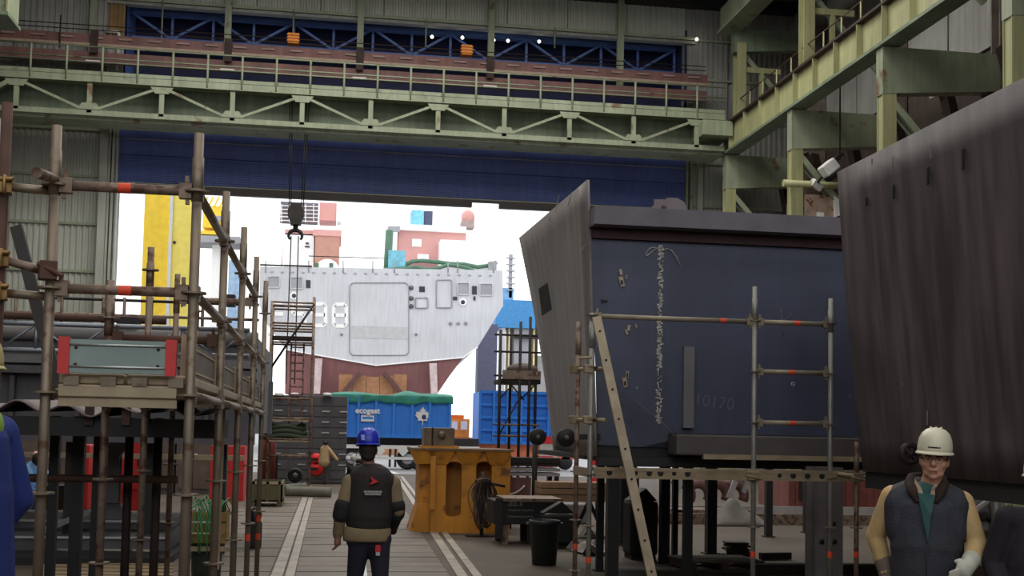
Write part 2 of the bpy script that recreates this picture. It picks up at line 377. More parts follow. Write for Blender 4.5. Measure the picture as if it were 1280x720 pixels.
# slim handrail along the runway walkway
for yy in np.arange(12, 47, 1.45): MB().tube((XC+.45, yy, 14.55), (XC+.45, yy, 15.65), 0.03, 6).build('handrail_post', YGREEN, run)
for z in (15.1, 15.65): MB().tube((XC+.45, 11, z), (XC+.45, 47, z), 0.025, 6).build('handrail', RUST, run)
for yy in (12.4, 19.2, 26.0, 32.7, 39.7, 46.75):
    MB().ibeam((XC+.1, yy, 0), (XC+.1, yy, 13.3), 0.42, 0.4, 0.04).build('post', YGREEN, run)
    MB().box(XC-.08, XC+.0, yy-.21, yy+.21, 9, 13.3).build('post_face', YGREEN, run)
    MB().poly([(XC-.12, yy-.22, 13.3), (19.5, yy-.22, 13.3), (19.5, yy-.22, 12.2), (XC-.12, yy-.22, 11.9)], (0, 0.44, 0)).build('bracket', GREEN, run)
    for dy in (-.13, .13): MB().beam((XC+.2, yy+dy, 11.7), (19.2, yy+dy, 8.2), 0.12, 0.2).build('brace', GREEN, run)
    MB().box(XC+3.2, XC+3.5, yy-.2, yy+.2, 8, 13).build('wall_leg', DRUST, run)
    # upper tier
    MB().ibeam((XC+.5, yy, 14.6), (XC+.5, yy, 18.0), 0.4, 0.5, 0.04).build('upper_post', YGREEN, run)
    MB().poly([(XC+.2, yy-.2, 18.6), (19.5, yy-.2, 18.6), (19.5, yy-.2, 17.9), (XC+.2, yy-.2, 17.6)], (0, 0.4, 0)).build('upper_bracket', GWEB, run)
    MB().beam((XC+.7, yy, 17.5), (19.0, yy, 14.9), 0.14, 0.2).build('upper_brace', GREEN, run)
    MB().beam((XC+.5, yy-.1, 16.9), (XC+2.2, yy-.1, 16.9), 0.14, 0.22).build('cross_tie', YGREEN, run)
    MB().beam((XC+1.4, yy-.1, 14.6), (XC+1.4, yy-.1, 16.8), 0.16, 0.16).build('cross_tie', YGREEN, run)
MB().box(XC-.2, XC+.3, 10, 47.2, 18.6, 19.6).build('upper_girder', GREEN, run)
MB().box(XC-.35, XC+.5, 10, 47.2, 18.5, 18.62).build('upper_flange', GREEN, run)

# ------------------------------------------------------------------ green bridge crane across the hall
YB = 46.4
def zb(px, py): return at(px, py, YB).z
bc = thing('bridge_crane', 'pale green bridge crane girder with railed walkway spanning above the doorway', 'crane', (1.5, YB, 13.5))
x0, x1 = -13.3, XC-.25
MB().box(x0, x1, YB+.9, YB+.95, 13.45, 15.05).build('web_plate', GWEB, bc)
MB().box(x0, x1, YB+.2, YB+1.5, 13.28, 13.4).build('bottom_flange', GREEN, bc)
MB().box(x0, x1, YB-.02, YB+.18, 13.40, 13.60).build('bottom_chord', GREEN, bc)
MB().box(x0-.4, x1, YB-.06, YB+1.5, 14.78, 14.92).build('walkway_deck', GREEN, bc)
MB().box(x0-.4, x1, YB-.10, YB-.06, 14.66, 14.90).build('top_chord', GREEN, bc)
MB().box(x0-.4, x1, YB-.05, YB-.02, 14.94, 15.08).build('kick_plate', GREEN, bc)
sp = 2.63; nodes = [at(20, 120, YB).x+i*sp for i in range(11)]
for i, x in enumerate(nodes):
    MB().box(x-.09, x+.09, YB-.02, YB+.1, 13.5, 14.7).build('lattice_post', GREEN, bc)
    gz = 14.62 if i % 2 == 0 else 13.62
    gw = 0.42
    MB().poly([(x-gw, YB-.05, gz), (x+gw, YB-.05, gz), (x+gw*.6, YB-.05, gz+(-.25 if i % 2 == 0 else .25)), (x-gw*.6, YB-.05, gz+(-.25 if i % 2 == 0 else .25))], (0, .03, 0)).build('gusset', GREEN, bc)
    if i < len(nodes)-1:
        a, b = (14.5, 13.65) if i % 2 == 0 else (13.65, 14.5)
        MB().beam((x+.3, YB, a), (x+sp-.3, YB, b), 0.07, 0.10).build('lattice_diagonal', GREEN, bc)
MB().beam((nodes[0]-.3, YB, 14.5), (nodes[0]-1.6, YB, 13.7), 0.16, 0.16).build('lattice_diagonal', GREEN, bc)
xx = at(39, 75, YB).x
while xx < x1:
    MB().tube((xx, YB-.08, 14.7), (xx, YB-.08, 16.0), 0.045, 6).build('rail_post', GREEN, bc); xx += 1.29
for z in (15.42, 15.58, 16.0): MB().tube((x0-.4, YB-.08, z), (x1, YB-.08, z), 0.03, 6).build('handrail', GREEN, bc)
MB().box(x1-1.1, x1+.15, YB-.6, YB+2.0, 13.9, 14.5).build('end_truck', GREEN, bc)
# hook block on its ropes
hb = thing('hook_block', 'dark crane hook block hanging on ropes in the bright doorway', 'hook', at(370, 290, YB+.6))
c = at(370, 268, YB+.6)
MB().lathe(c+V((0, -.16, 0)), [(0.0, 0), (0.30, 0.02), (0.32, .1), (0.32, .22), (0.30, .3), (0, .32)], 18, (0, 1, 0)).build('sheave', DARK, hb)
MB().poly([(c.x-.32, c.y-.2, c.z+.12), (c.x-.2, c.y-.2, c.z-.42), (c.x+.2, c.y-.2, c.z-.42), (c.x+.32, c.y-.2, c.z+.12), (c.x+.18, c.y-.2, c.z+.42), (c.x-.18, c.y-.2, c.z+.42)], (0, .4, 0)).build('block_cheeks', DARK, hb)
MB().tube(c+V((0, 0, -.42)), c+V((0, 0, -.62)), 0.1, 8).build('swivel', DARK, hb)
for sgn in (-1, 1):
    MB().path([c+V((sgn*math.sin(a)*.26*1.0, 0, -.72-.22*(1-math.cos(a))+.1)) for a in np.linspace(0, 2.3, 9)], .07, 8, [.09-.006*i for i in range(9)]).build('hook_prong', DARK, hb)
for dx in (-.27, -.2, .2, .27): MB().tube(c+V((dx, 0, .3)), (c.x+dx*1.4, c.y, 14.8), 0.022, 5).build('rope', DARK, hb)
for dx in (-.16, .12):
    MB().tube(c+V((dx, 0, -.85)), c+V((dx*1.2, 0, -6.6)), 0.025, 5).build('sling', DARK, hb)

# red-oxide crane behind, with orange hoist motors
YR = 48.3
rc = thing('red_crane', 'dull red bridge crane girder with pipe rails behind the green one', 'crane', (1.5, YR, 15.3))
z0 = at(300, 62, YR).z
MB().box(x0, x1-.2, YR-.2, YR+.2, z0-.22, z0+.17).build('upper_girder', DKRED, rc)
MB().box(x0, x1-.2, YR-.3, YR-.2, z0-.32, z0-.22).build('flange', mat('dusty_beige_paint', (150, 130, 112), .6), rc)
MB().box(x0, x1-.2, YR-.1, YR+.2, z0-.90, z0-.50).build('lower_girder', DKRED, rc)
for i in range(26):
    x = x0+.3+i*1.1; MB().box(x, x+.5, YR-.26, YR-.2, z0-.02, z0+.05).build('web_slot', mat('slot_pale', (140, 118, 112), .7), rc)
for z in (z0+.32, z0+.5): MB().tube((x0, YR-.25, z), (x1-.3, YR-.25, z), .02, 5).build('handrail', DRUST, rc)
for px in (115, 284, 450, 614): 
    p = at(px, 75, YR-.5); MB().cbox((p.x, YR-.25, z0-.15), (.3, .12, .9)).build('column_clamp', DRUST, rc)
    MB().cbox((p.x, YR-.3, z0-.95), (.55, .1, .08)).build('clamp_foot', WHITE, rc)
for i, px in enumerate((366, 584)):
    p = at(px, 64, YR-.4); h = thing('hoist_motor', ('orange hoist motor box on the red crane, left one above the hook ropes', 'orange hoist motor box on the red crane, right one of the pair')[i], 'motor', (p.x, YR-.4, z0+.17), 'hoist motors on the red crane')
    MB().cbox((p.x, YR-.1, z0+.52), (.46, .46, .44)).build('casing', ORANGE, h, bevel=.04)
    for q in range(3): MB().cbox((p.x, YR-.35, z0+.40+q*.12), (.5, .06, .04)).build('fin', ORANGE, h)

# blue truss girder inside the high opening
YT = 51.3
bt = thing('blue_truss_crane', 'blue lattice truss girder inside the dark high opening', 'crane', (3, YT, 16.0))
zt, zbm = at(450, 33, YT).z, at(450, 66, YT).z
MB().box(XL+.1, XR-.1, YT-.15, YT+.15, zt-.16, zt+.16).build('top_chord', TRBLUE, bt)
MB().box(XL+.1, XR-.1, YT-.1, YT+.1, zbm-.07, zbm+.07).build('bottom_chord', TRBLUE, bt)
nx = at(164, 35, YT).x
for i in range(-1, 15):
    x = nx+i*1.68
    if XL+.1 < x < XR-.1: MB().box(x-.05, x+.05, YT-.05, YT+.05, zbm, zt).build('truss_post', TRBLUE, bt)
    if XL < x and x+1.68 < XR:
        a, b = (zt-.1, zbm) if i % 2 == 0 else (zbm, zt-.1)
        MB().beam((x, YT-.08, a), (x+1.68, YT-.08, b), .09, .1).build('truss_diagonal', TRBLUE, bt)
for i, (px, py) in enumerate(((540, 46), (578, 47), (617, 50), (635, 51), (674, 52), (871, 49))):
    p = at(px, py, 50.4 if px < 860 else 49.6)
    l = tag(MB().ball(p, .07, 10).build('lamp', mat('lamp_glow', (255, 250, 235), .5, emit=((255, 248, 230), 6))), '%s from the left of the small white lamps in the high opening' % ('first', 'second', 'third', 'fourth', 'fifth', 'sixth')[i] if i < 5 else 'small white lamp by the right end of the high opening', 'lamp', 'small lamps in the high opening')
# thin hanging conduits in front of the opening
for i, px in enumerate((203, 367, 533, 694)):
    p = at(px, 20, 49.82); q = at(px, 60, 49.82)
    tag(MB().tube((p.x, 49.82, 19.2), (p.x, 49.82, q.z), .035, 6).build('conduit', GREEN), ('thin conduit drop in the first bay of the high opening', 'thin conduit drop in the second bay of the high opening', 'thin conduit drop in the third bay of the high opening', 'thin conduit drop in the fourth bay of the high opening')[i], 'conduit', 'conduit drops in the high opening')
pl = thing('vent_pipe', 'short white bent pipe at the left end of the high opening', 'pipe', (at(147, 60, 49.9).x, 49.9, 16))
q = at(148, 40, 49.9); MB().path([(q.x-.5, 49.95, q.z), (q.x, 49.9, q.z), (q.x+.02, 49.9, q.z-.1), (q.x, 49.9, q.z-1.6)], .07, 8).build('pipe', WHITE, pl)
# tall thin mast on the red crane, left
p = at(77, 50, YR); tag(MB().tube((p.x, YR-.3, at(77, 62, YR).z), (p.x, YR-.3, at(77, 22, YR).z), .035, 6).build('antenna_rod', DARK), 'thin dark rod standing on the red crane at left', 'rod')
# operator cab at the top left corner
cb = thing('crane_cab', 'pale green crane cab box in the top left corner', 'cab', (at(5, 20, 40).x, 40, at(5, 25, 40).z))
c = at(4, 0, 40); q = at(14, 25, 40)
MB().box(q.x-1.6, q.x-.03, 39.6, 41, q.z+.12, q.z+2.2).build('cab_body', GREEN, cb)
MB().box(q.x-1.7, q.x+.02, 39.5, 41.1, q.z, q.z+.12).build('cab_floor', GWEB, cb)
for dx in (0, .28, .56): MB().box(q.x-dx-.06, q.x-dx, 39.52, 39.6, q.z+.1, q.z+2.2).build('cab_post', YGREEN, cb)
# stuff on the right wall
fl1 = thing('floodlight', 'pale floodlight on a pole arm by the right wall above the hull', 'lamp', atx(1040, 215, 17))
c = atx(1036, 210, 16.6); R = Matrix.Rotation(-.6, 3, 'Y')
MB().cbox(c, (.55, .5, .42), 0, 0, -.7).build('lamp_head', WHITE, fl1, bevel=.05)
MB().cbox(c+V((.28, 0, .35)), (.42, .4, .12), 0, 0, -.7).build('hood', BLACK, fl1)
c2 = atx(1020, 231, 16.6); MB().cbox(c2, (.4, .3, .25), .3, .4, .5).build('junction', WHITE, fl1)
MB().tube(c, c2, .04).build('arm', DARK, fl1)
MB().tube(c2+V((-1.2, 0, 0)), c2+V((2.2, 0, 0)), .13, 8).build('cross_pipe', YGREEN, fl1)
MB().tube(c+V((.4, 0, 4)), c+V((.4, 0, .3)), .03, 5).build('cable', DRUST, fl1)
tk = thing('storage_tank', 'rusty beige tank with paper notice behind the hull block', 'tank', atx(1022, 275, 16.6))
c = atx(1022, 262, 16.9)
MB().box(c.x-.72, c.x+2.2, c.y-.5, c.y+1.2, c.z-1.5, c.z+.45).build('tank_body', mat('beige_tank', (164, 142, 124), .6, var=.15, rustamt=.12), tk, bevel=.12)
MB().poly([(c.x+.35, c.y-.6, c.z+.4), (c.x+1.1, c.y-.6, c.z-.1), (c.x+.4, c.y-.6, c.z-.35)], (0, .1, 0)).build('flap', WHITE, tk)
MB().box(c.x-.25, c.x+.02, c.y-.53, c.y-.51, c.z-.55, c.z-.2).build('paper_notice', WHITE, tk)
MB().box(c.x+.45, c.x+1.5, c.y-.54, c.y-.5, c.z-.45, c.z-.1).build('dark_opening', BLACK, tk)
sp_ = thing('exhaust_hood', 'small grey hood box on the far right wall above the plate', 'hood', atx(1170, 115, 18.5))
c = atx(1174, 112, 18.5); MB().cbox(c, (.4, .5, .5)).build('hood_box', WHITE, sp_); MB().lathe(c+V((0, 0, .3)), [(.35, 0), (.3, .4), (.2, .7)], 12).build('hood_pipe', mat('tan_paint', (150, 120, 100), .6), sp_)
# ------------------------------------------------------------------ outside: warship stern
SG = mat('ship_grey_paint', (206, 207, 212), 0.7, var=0.05, scale=0.35, streak=0.08)
SG2 = mat('ship_grey_dark', (160, 160, 166), 0.7, var=0.06, scale=1)
ARED = mat('hull_red_paint', (128, 84, 84), 0.7, var=0.10, scale=0.4, streak=0.1)
PINK = mat('hazed_red', (212, 158, 152), 0.8, var=0.05, scale=0.5)  # red paled to pink: outdoor glare and haze put into the colour
SWHITE = mat('ship_white_sheet', (246, 246, 244), 0.8, var=0.02)
HOSE = mat('green_hose', (86, 122, 100), 0.6, var=0.1)
CYAN = mat('cyan_tarp', (124, 194, 216), 0.6, var=0.12)
DPANEL = mat('dark_port', (52, 50, 62), 0.5, var=0.1)
YS = 90.0
def S(px, py, Y=YS): return at(px, py, Y)
ship = thing('warship', 'grey warship stern marked F598 with red underside outside the doorway', 'ship', S(476, 500))
out = [(325, 333), (628, 338), (629, 382), (597, 434), (579, 447), (470, 457), (357, 437), (330, 400), (324, 380)]
MB().poly([S(*p) for p in out], (2, 42, 0)).build('hull', SG, ship)
low = [(357, 437.3), (470, 457.3), (579, 447.3), (562, 470), (547, 492), (356, 492)]
MB().poly([S(*p)+V((0, .12, 0)) for p in low], (2, 40, 0)).build('lower_hull', ARED, ship)
for k in range(3): MB().box(S(462, 480).x, S(490, 480).x, YS+4+10*k, YS+6+10*k, -.05, 4.8).build('keel_block', DARK, ship)
# raised welt along the paint line
pts = [S(357, 437), S(470, 457), S(579, 447), S(597, 434)]
MB().path([p+V((0, -.02, 0)) for p in pts], .05, 6).build('knuckle_line', SWHITE, ship)
# stern gate outline, doors, ports
def outline(x0, y0, x1, y1, r, w, name, m, n=4, dy=.0):
    P = []
    for cx_, cy_, a0 in ((x1-r, y0+r, -90), (x1-r, y1-r, 0), (x0+r, y1-r, 90), (x0+r, y0+r, 180)):
        for k in range(n+1): a = math.radians(a0+90*k/n); P.append(S(cx_+r*math.cos(a), cy_+r*math.sin(a))+V((0, -.03-dy, 0)))
    P.append(P[0]); MB().path(P, w, 5).build(name, m, ship)
outline(437, 353.5, 511, 444, 6, .05, 'gate_seam', SG2)
MB().poly([S(*p)+V((0, -.02, 0)) for p in ((437.6, 407), (510.6, 409), (510.6, 424), (437.6, 423))], (0, .03, 0)).build('gate_band', mat('ship_grey_mid', (192, 192, 194), .7, var=.06), ship)
def plate_(x0, y0, x1, y1, name, m, fr=None, d=.05):
    o = MB().poly([S(x0, y0)+V((0, -d, 0)), S(x1, y0+.2)+V((0, -d, 0)), S(x1, y1+.2)+V((0, -d, 0)), S(x0, y1)+V((0, -d, 0))], (0, d, 0)).build(name, m, ship)
    if fr: outline(x0-.4, y0-.4, x1+.4, y1+.6, 1.2, .05, 'port_rim', fr, 2, d)
    return o
for a in ((335, 346, 349, 359), (364, 347, 378, 360.5), (572, 354, 586, 368), (600, 355, 615, 369)): plate_(*a, 'louvre', SG2, SG)
for a in ((382.5, 350, 388, 360), (590, 357.5, 596, 368), (524, 358, 531, 365)): plate_(*a, 'port', DPANEL)
plate_(546, 350.5, 564, 384, 'side_door', SG, SG2); plate_(520, 373, 534, 384.5, 'hatch', SG, SG2)
for x, y in ((514, 360), (514, 373), (514, 383)): MB().lathe(S(x, y)+V((0, -.02, 0)), [(.12, 0), (.17, -.08), (.17, -.12), (.1, -.14)], 10, (0, 1, 0)).build('fairlead', DPANEL, ship)
for x, y in ((367.5, 370), (578.5, 378)):
    MB().lathe(S(x, y)+V((0, 0, 0)), [(.3, 0), (.3, -.08), (.18, -.1), (.16, -.03)], 14, (0, 1, 0)).build('mooring_pipe', SWHITE, ship)
    MB().lathe(S(x, y)+V((0, -.02, 0)), [(.17, 0), (.0, -.05)], 12, (0, 1, 0)).build('mooring_bore', DPANEL, ship)
for x in (563, 572.5, 582): MB().lathe(S(x, 404.5), [(.13, 0), (.15, -.06), (.08, -.08)], 8, (0, 1, 0)).build('stern_light', SG2, ship)
MB().cbox(S(569, 373), (.3, .2, .25)).build('bracket', DPANEL, ship); MB().cbox(S(593, 373), (.15, .2, .3)).build('bracket', DPANEL, ship)
# pennant number as raised rounded strokes
SEG = {'F': 'aefg', '5': 'afgcd', '9': 'abcdfg', '8': 'abcdefg'}
def digit(ch, x0, y0, x1, y1):
    ym = (y0+y1)/2; xs, xe = x0, x1; r = 2.2
    seg = {'a': [(xs+r, y0), (xe-r, y0)], 'd': [(xs+r, y1), (xe-r, y1)], 'g': [(xs+1, ym), (xe-1, ym)], 'f': [(xs, y0+r), (xs, ym)], 'e': [(xs, ym), (xs, y1-r)],
           'b': [(xe, y0+r), (xe, ym)], 'c': [(xe, ym), (xe, y1-r)]}
    b = MB(); S_ = SEG[ch]
    for k in S_: p, q = seg[k]; b.beam(S(*p)+V((0, -.03, 0)), S(*q)+V((0, -.03, 0)), .04, .26, (0, 0, 1) if k in 'adg' else (1, 0, 0)) if False else b.beam(S(*p)+V((0, -.02, 0)), S(*q)+V((0, -.02, 0)), *((.05, .27) if k in 'adg' else (.27, .05)), (0, 0, 1) if k in 'adg' else (0, 1, 0))
    for c1, c2, P in (('a', 'f', [(xs+r, y0), (xs, y0+r)]), ('a', 'b', [(xe-r, y0), (xe, y0+r)]), ('d', 'e', [(xs+r, y1), (xs, y1-r)]), ('d', 'c', [(xe-r, y1), (xe, y1-r)])):
        if c1 in S_ and c2 in S_: b.beam(S(*P[0])+V((0, -.02, 0)), S(*P[1])+V((0, -.02, 0)), .22, .05, (0, 1, 0))
    b.build('pennant_digit', SWHITE, ship)
digit('F', 341, 379, 355, 406); digit('5', 366, 379, 381, 406); digit('9', 391, 380, 407, 407); digit('8', 417, 380.5, 433, 407.5)
for x in (337, 427, 520):
    MB().lathe(S(x, 418), [(.09, 0), (.12, -.08), (.05, -.1)], 8, (0, 1, 0)).build('pad_eye', SG2, ship)
# rudders and shaft struts under the stern
for px in (399, 541): MB().poly([S(px-5, 448, YS-.75), S(px+4, 448, YS-.75), S(px+1, 492, YS-.75), S(px-7, 492, YS-.75)] if px < 450 else [S(px-4, 454, YS-.75), S(px+5, 454, YS-.75), S(px+6, 492, YS-.75), S(px-2, 492, YS-.75)], (0, .6, 0)).build('rudder', mat('pale_pink_paint', (206, 186, 186), .7), ship)
for a, b in (((450, 466), (428, 492)), ((480, 466), (502, 492))): MB().beam(S(*a, YS-1.5), S(*b, YS-1.5), .45, .3).build('shaft_strut', mat('dark_brown_red', (96, 62, 62), .7), ship)
cr = thing('dock_cradle', 'tan timber cradle under the red stern of the ship', 'cradle', S(465, 492, YS-.8))
for i in range(5):
    a = 424+i*17; MB().box(S(a, 470, YS-.9).x, S(a+16.4, 470, YS-.9).x, YS-1.2, YS-.7, -.05, S(a, 468+abs(i-2)*-1.5+3, YS-.9).z).build('plank', mat('tan_timber', (164, 118, 84), .8, var=.1), cr)
# deck clutter: rail posts, bulwark strip
for px in (332, 386, 429, 466, 493, 560, 572, 617):
    MB().tube(S(px, 341), S(px, 326), .05, 5).build('rail_stanchion', SG2, ship)
for px in range(340, 626, 13): MB().cbox(S(px, 340+(px-340)*.017), (.22, .1, .1)).build('cleat', SG2, ship)
MB().beam(S(325, 331), S(390, 333), .1, .12).build('deck_rail', DARK, ship)
MB().tube(S(386, 320), S(480, 323), .035, 5).build('deck_wire', DARK, ship)
# superstructure
YU = 104
def U(px, py, Y=YU): return at(px, py, Y)
def blk(px0, py0, px1, py1, Y, dep, name, m, parent=ship):
    a, b = at(px0, py1, Y), at(px1, py0, Y); return MB().box(a.x, b.x, Y, Y+dep, a.z, b.z).build(name, m, parent)
blk(355, 293, 393, 334, YU, 6, 'deckhouse', SWHITE); blk(356, 288, 392, 293, YU, 6, 'deckhouse_top', PINK)
blk(393, 292, 425, 334, YU-.5, 6, 'deckhouse', mat('primer_tan', (188, 140, 124), .8, var=.05)); blk(391, 288, 427, 294, YU-.6, 6, 'deckhouse_top', PINK)
c = U(409, 340, YU-1.5); MB().lathe(c+V((0, 0, 0)), [(1.05, 0), (1.05, -.5)], 24, (0, 1, 0)).build('arch_tarp', SWHITE, ship)
MB().lathe(c, [(0, -.5), (1.05, -.5)], 24, (0, 1, 0)).build('arch_face', SWHITE, ship)
blk(382, 303, 386, 305, YU-.1, .2, 'vent', DPANEL); blk(381, 307.5, 387, 309, YU-.1, .2, 'vent', DPANEL)
blk(350, 254, 398, 278, YU+6, .6, 'grid_panel', mat('grid_grey', (104, 100, 108), .7, var=.2, scale=2))
for i in range(5): MB().beam(at(350, 257+i*4.6, YU+5.9), at(398, 258.5+i*4.6, YU+5.9), .08, .07).build('grid_bar', SWHITE, ship)
for i in range(5): MB().beam(at(352+i*10, 255, YU+5.85), at(352+i*10, 278, YU+5.85), .07, .07).build('grid_bar', SWHITE, ship)
blk(399, 254, 421, 275, YU+6, 3, 'upper_house', PINK); blk(421, 254, 427, 277, YU+5.8, 2, 'upper_frame', SWHITE)
blk(497, 287, 583, 326, YU, 8, 'hangar', PINK)
hz0, hz1 = U(550, 300), U(612, 331); blk(550, 302, 612, 333, YU-2, 2, 'hangar_screen', SWHITE)
blk(515, 299, 527, 308, YU-.1, .2, 'hangar_window', SWHITE); blk(497, 283.5, 583, 287, YU-.4, 8.6, 'hangar_roof', SWHITE)
blk(522, 318, 536, 326, YU-.8, .6, 'locker', SWHITE); blk(486, 290, 497, 313, YU-1, 3, 'side_house', SWHITE); blk(485, 283, 500, 289, YU-1, 3, 'side_roof', SG2)
blk(485, 313.5, 507, 337, YS+.5, 2, 'blue_tarp', CYAN)
blk(514, 263, 530, 282, YU+3, 2, 'blue_cover', CYAN); blk(530, 264, 541, 282, YU+3.1, 2, 'dark_machine', mat('dark_blue_grey', (72, 76, 104), .6))
MB().ball(U(585, 272, YU+6), .65, 14, (1, 1, 1.1)).build('radome', PINK, ship); blk(577, 276, 593, 284, YU+5.5, 1.5, 'radome_base', mat('pale_brown_grey', (168, 150, 146), .7), ship)
MB().tube(U(484, 338, YS+1), U(487, 288, YS+1), .3, 8).build('green_mast', HOSE, ship)
hp = [(480, 337), (505, 332), (515, 327), (528, 326), (550, 328), (562, 330), (580, 330.5), (597, 334), (612, 332), (621, 328)]
MB().path([S(x, y, YS+.8) for x, y in hp], .17, 7).build('hose', HOSE, ship)
hp = [(478, 338), (500, 336), (520, 334), (535, 337), (548, 335), (560, 331.5), (573, 333), (585, 335), (594, 340)]
MB().path([S(x, y, YS+.3) for x, y in hp], .15, 7).build('hose', HOSE, ship)
for x in (396, 414): MB().cbox(S(x, 332, YS+.5), (.3, .3, .35)).build('bollard', HOSE, ship)
MB().tube(U(352, 333), U(354, 303), .06, 6, .02).build('whip_antenna', PINK, ship)
blk(611, 327, 621, 341, YS+.2, .8, 'stern_winch', SG2)

# yellow gantry leg, tower crane, yard buildings
yl = thing('gantry_leg', 'huge yellow gantry crane leg outside behind the left scaffold', 'crane', (at(205, 400, 66).x, 66, 0))
a, b = at(175, 400, 66), at(209, 400, 66); e = at(237, 400, 66)
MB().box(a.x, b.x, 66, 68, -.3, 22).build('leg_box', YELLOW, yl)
MB().box(b.x+.12, e.x, 65.6, 68, -.3, 22).build('leg_box', mat('yellow_paint_sunlit', (248, 226, 110), .5, var=.04), yl); MB().box(b.x-.02, b.x+.14, 65.5, 67.8, -.3, 22).build('leg_seam', WHITE, yl)  # right box: paler copy of the yellow, bright light put into its colour
MB().lathe((at(218, 303, 65.6).x, 65.6, at(218, 303, 65.6).z), [(.08, 0), (.08, -.06), (0, -.06)], 10, (0, 1, 0)).build('leg_eye', DARK, yl)
tc_ = thing('yard_crane', 'small yellow yard crane machine house beyond the scaffold', 'crane', at(266, 330, 85))
blk(253, 258, 279, 284, 85, 3, 'machine_house', YELLOW, tc_); blk(262, 270, 277, 276, 84.9, .2, 'house_window', SG2, tc_)
blk(240, 296, 300, 302, 85, 3, 'platform', SG2, tc_); blk(240, 289, 280, 292, 85, 3, 'platform_rail', YELLOW, tc_); blk(256, 302, 274, 570, 86, 2, 'pedestal', SWHITE, tc_)
for i in range(4): MB().beam(at(254+i*7, 258, 85), at(260+i*7, 246, 85), .12, .12).build('lattice', YELLOW, tc_)
wb_ = tag(MB().box(at(286, 330, 110).x, at(300, 330, 110).x, 110, 112, -.3, at(290, 325, 110).z).build('service_tower', mat('pale_blue_glass', (150, 178, 206), .4)), 'pale blue service tower far outside between the scaffold posts', 'tower')
sc_ = tag(MB().box(at(598, 410, 136).x, at(622, 410, 136).x, 136, 138, -.05, at(610, 405, 136).z).build('dock_pillar', mat('slate_navy', (84, 86, 108), .7, var=.08)), 'dark slate dock pillar right of the ship stern', 'pillar')
gb = thing('blue_gantry', 'bright blue gantry box right of the ship', 'gantry', at(650, 560, 140))
blk(619, 377, 700, 409, 140, 6, 'box_girder', mat('gantry_blue', (64, 138, 196), .6, var=.08), gb); blk(628, 360, 642, 377, 141, 3, 'machine_box', mat('gantry_blue2', (120, 170, 210), .6), gb)
blk(636, 318, 641, 372, 141, .8, 'mast', SG2, gb)
for i in range(6): blk(633, 322+i*8, 644, 323+i*8, 140.8, .3, 'mast_rung', SG2, gb)
for i, (a, b, m) in enumerate(((623, 632, SG), (633, 637, mat('cream_post', (226, 206, 150), .6)), (640, 662, SG2), (664, 672, MATS['cream_post']))):
    blk(a, 409, b, 561, 140.3+i*.1, 2.5, 'leg', m, gb)
blk(640, 445, 690, 561, 143.5, 3, 'grey_house', SG2, gb); blk(642, 420, 688, 423, 139.8, .3, 'walkway', DARK, gb)

# ------------------------------------------------------------------ blue skip on its trailer
SKB = mat('skip_blue', (40, 124, 216), 0.5, var=0.06, scale=0.6, streak=0.08)
YD = 56.0
sk = thing('blue_skip', 'blue skip with green tarpaulin and white maple leaf outside the door', 'skip', (at(498, 548, YD).x, YD, at(498, 548, YD).z))
x0, x1 = at(433, 520, YD).x, at(563, 520, YD).x; zb0, zt0 = at(500, 547, YD).z, at(500, 497, YD).z
MB().box(x0, x1, YD, YD+2.4, zb0, zt0).build('skip_body', SKB, sk)
for px in (433.5, 448, 470, 492, 515, 537, 562): x = at(px, 520, YD).x; MB().box(x-.06, x+.06, YD-.17, YD, zb0, zt0).build('rib', SKB, sk)
MB().box(x0-.05, x1+.05, YD-.1, YD+.05, zb0-.02, zb0+.18).build('sill', SKB, sk)
MB().box(x0-.05, x1+.05, YD-.1, YD+.05, zt0-.1, zt0).build('rim', SKB, sk)
GT = mat('green_tarpaulin', (44, 128, 108), 0.7, var=0.12, scale=1.5)
def tarp(u, v):
    x = x0-.7+(x1-x0+.8)*u; bumpz = .08*math.sin(u*9)*math.sin(math.pi*v)+.22*math.exp(-((u-.62)/.1)**2)
    if v < .25: t = v/.25; return (x, YD-.14-.03*math.sin(u*40), zt0-.26-.05*math.sin(u*13)-.03*math.sin(u*31)+t*.33)
    t = (v-.25)/.75; return (x, YD-.14+t*2.6, zt0+.07+.10*math.sin(math.pi*t)+bumpz*math.sin(math.pi*t))
MB().grid(tarp, 60, 12).build('tarpaulin', GT, sk, solid=.02)
p = at(459.5, 513.5, YD-.1); text('lettering', 'ecogest', .36, WHITE, sk, (p.x, YD-.18, p.z), (1, 0, 0), (0, 0, 1), .005, .012)
p = at(459.5, 523, YD-.1); MB().box(p.x-.3, p.x+.3, YD-.10, YD-.08, p.z-.14, p.z+.14).build('label_plate', WHITE, sk)
MB().box(p.x-.24, p.x+.24, YD-.11, YD-.1, p.z-.03, p.z+.07).build('label_band', SKB, sk); MB().box(p.x-.32, p.x+.32, YD-.1, YD-.08, p.z+.18, p.z+.21).build('label_rule', WHITE, sk)
p = at(528.5, 520, YD-.1); leaf = [(0,-1.3),(.08,-.55),(.65,-.62),(.55,-.38),(1.0,.1),(.82,.18),(.9,.5),(.6,.45),(.5,.62),(.28,.38),(.36,.85),(.2,.78),(0,1.15)]
L2 = leaf+[(-a, b) for a, b in leaf[-2:0:-1]]
MB().poly([(p.x+a*.36, YD-.1, p.z+b*.38) for a, b in L2], (0, .02, 0)).build('leaf_emblem', WHITE, sk)
text('emblem_letter', 'e', .4, mat('ink_blue', (30, 50, 110), .6), sk, (p.x+.05, YD-.11, p.z-.02), (1, 0, 0), (0, 0, 1), .004, .02)
tr = thing('skip_trailer', 'white trailer frame with reflector boards and wheels under the blue skip', 'trailer', (at(490, 585, YD).x, YD+.5, 0))
x0t, x1t = at(470, 560, YD).x, at(600, 560, YD).x; zz = at(500, 560, YD).z
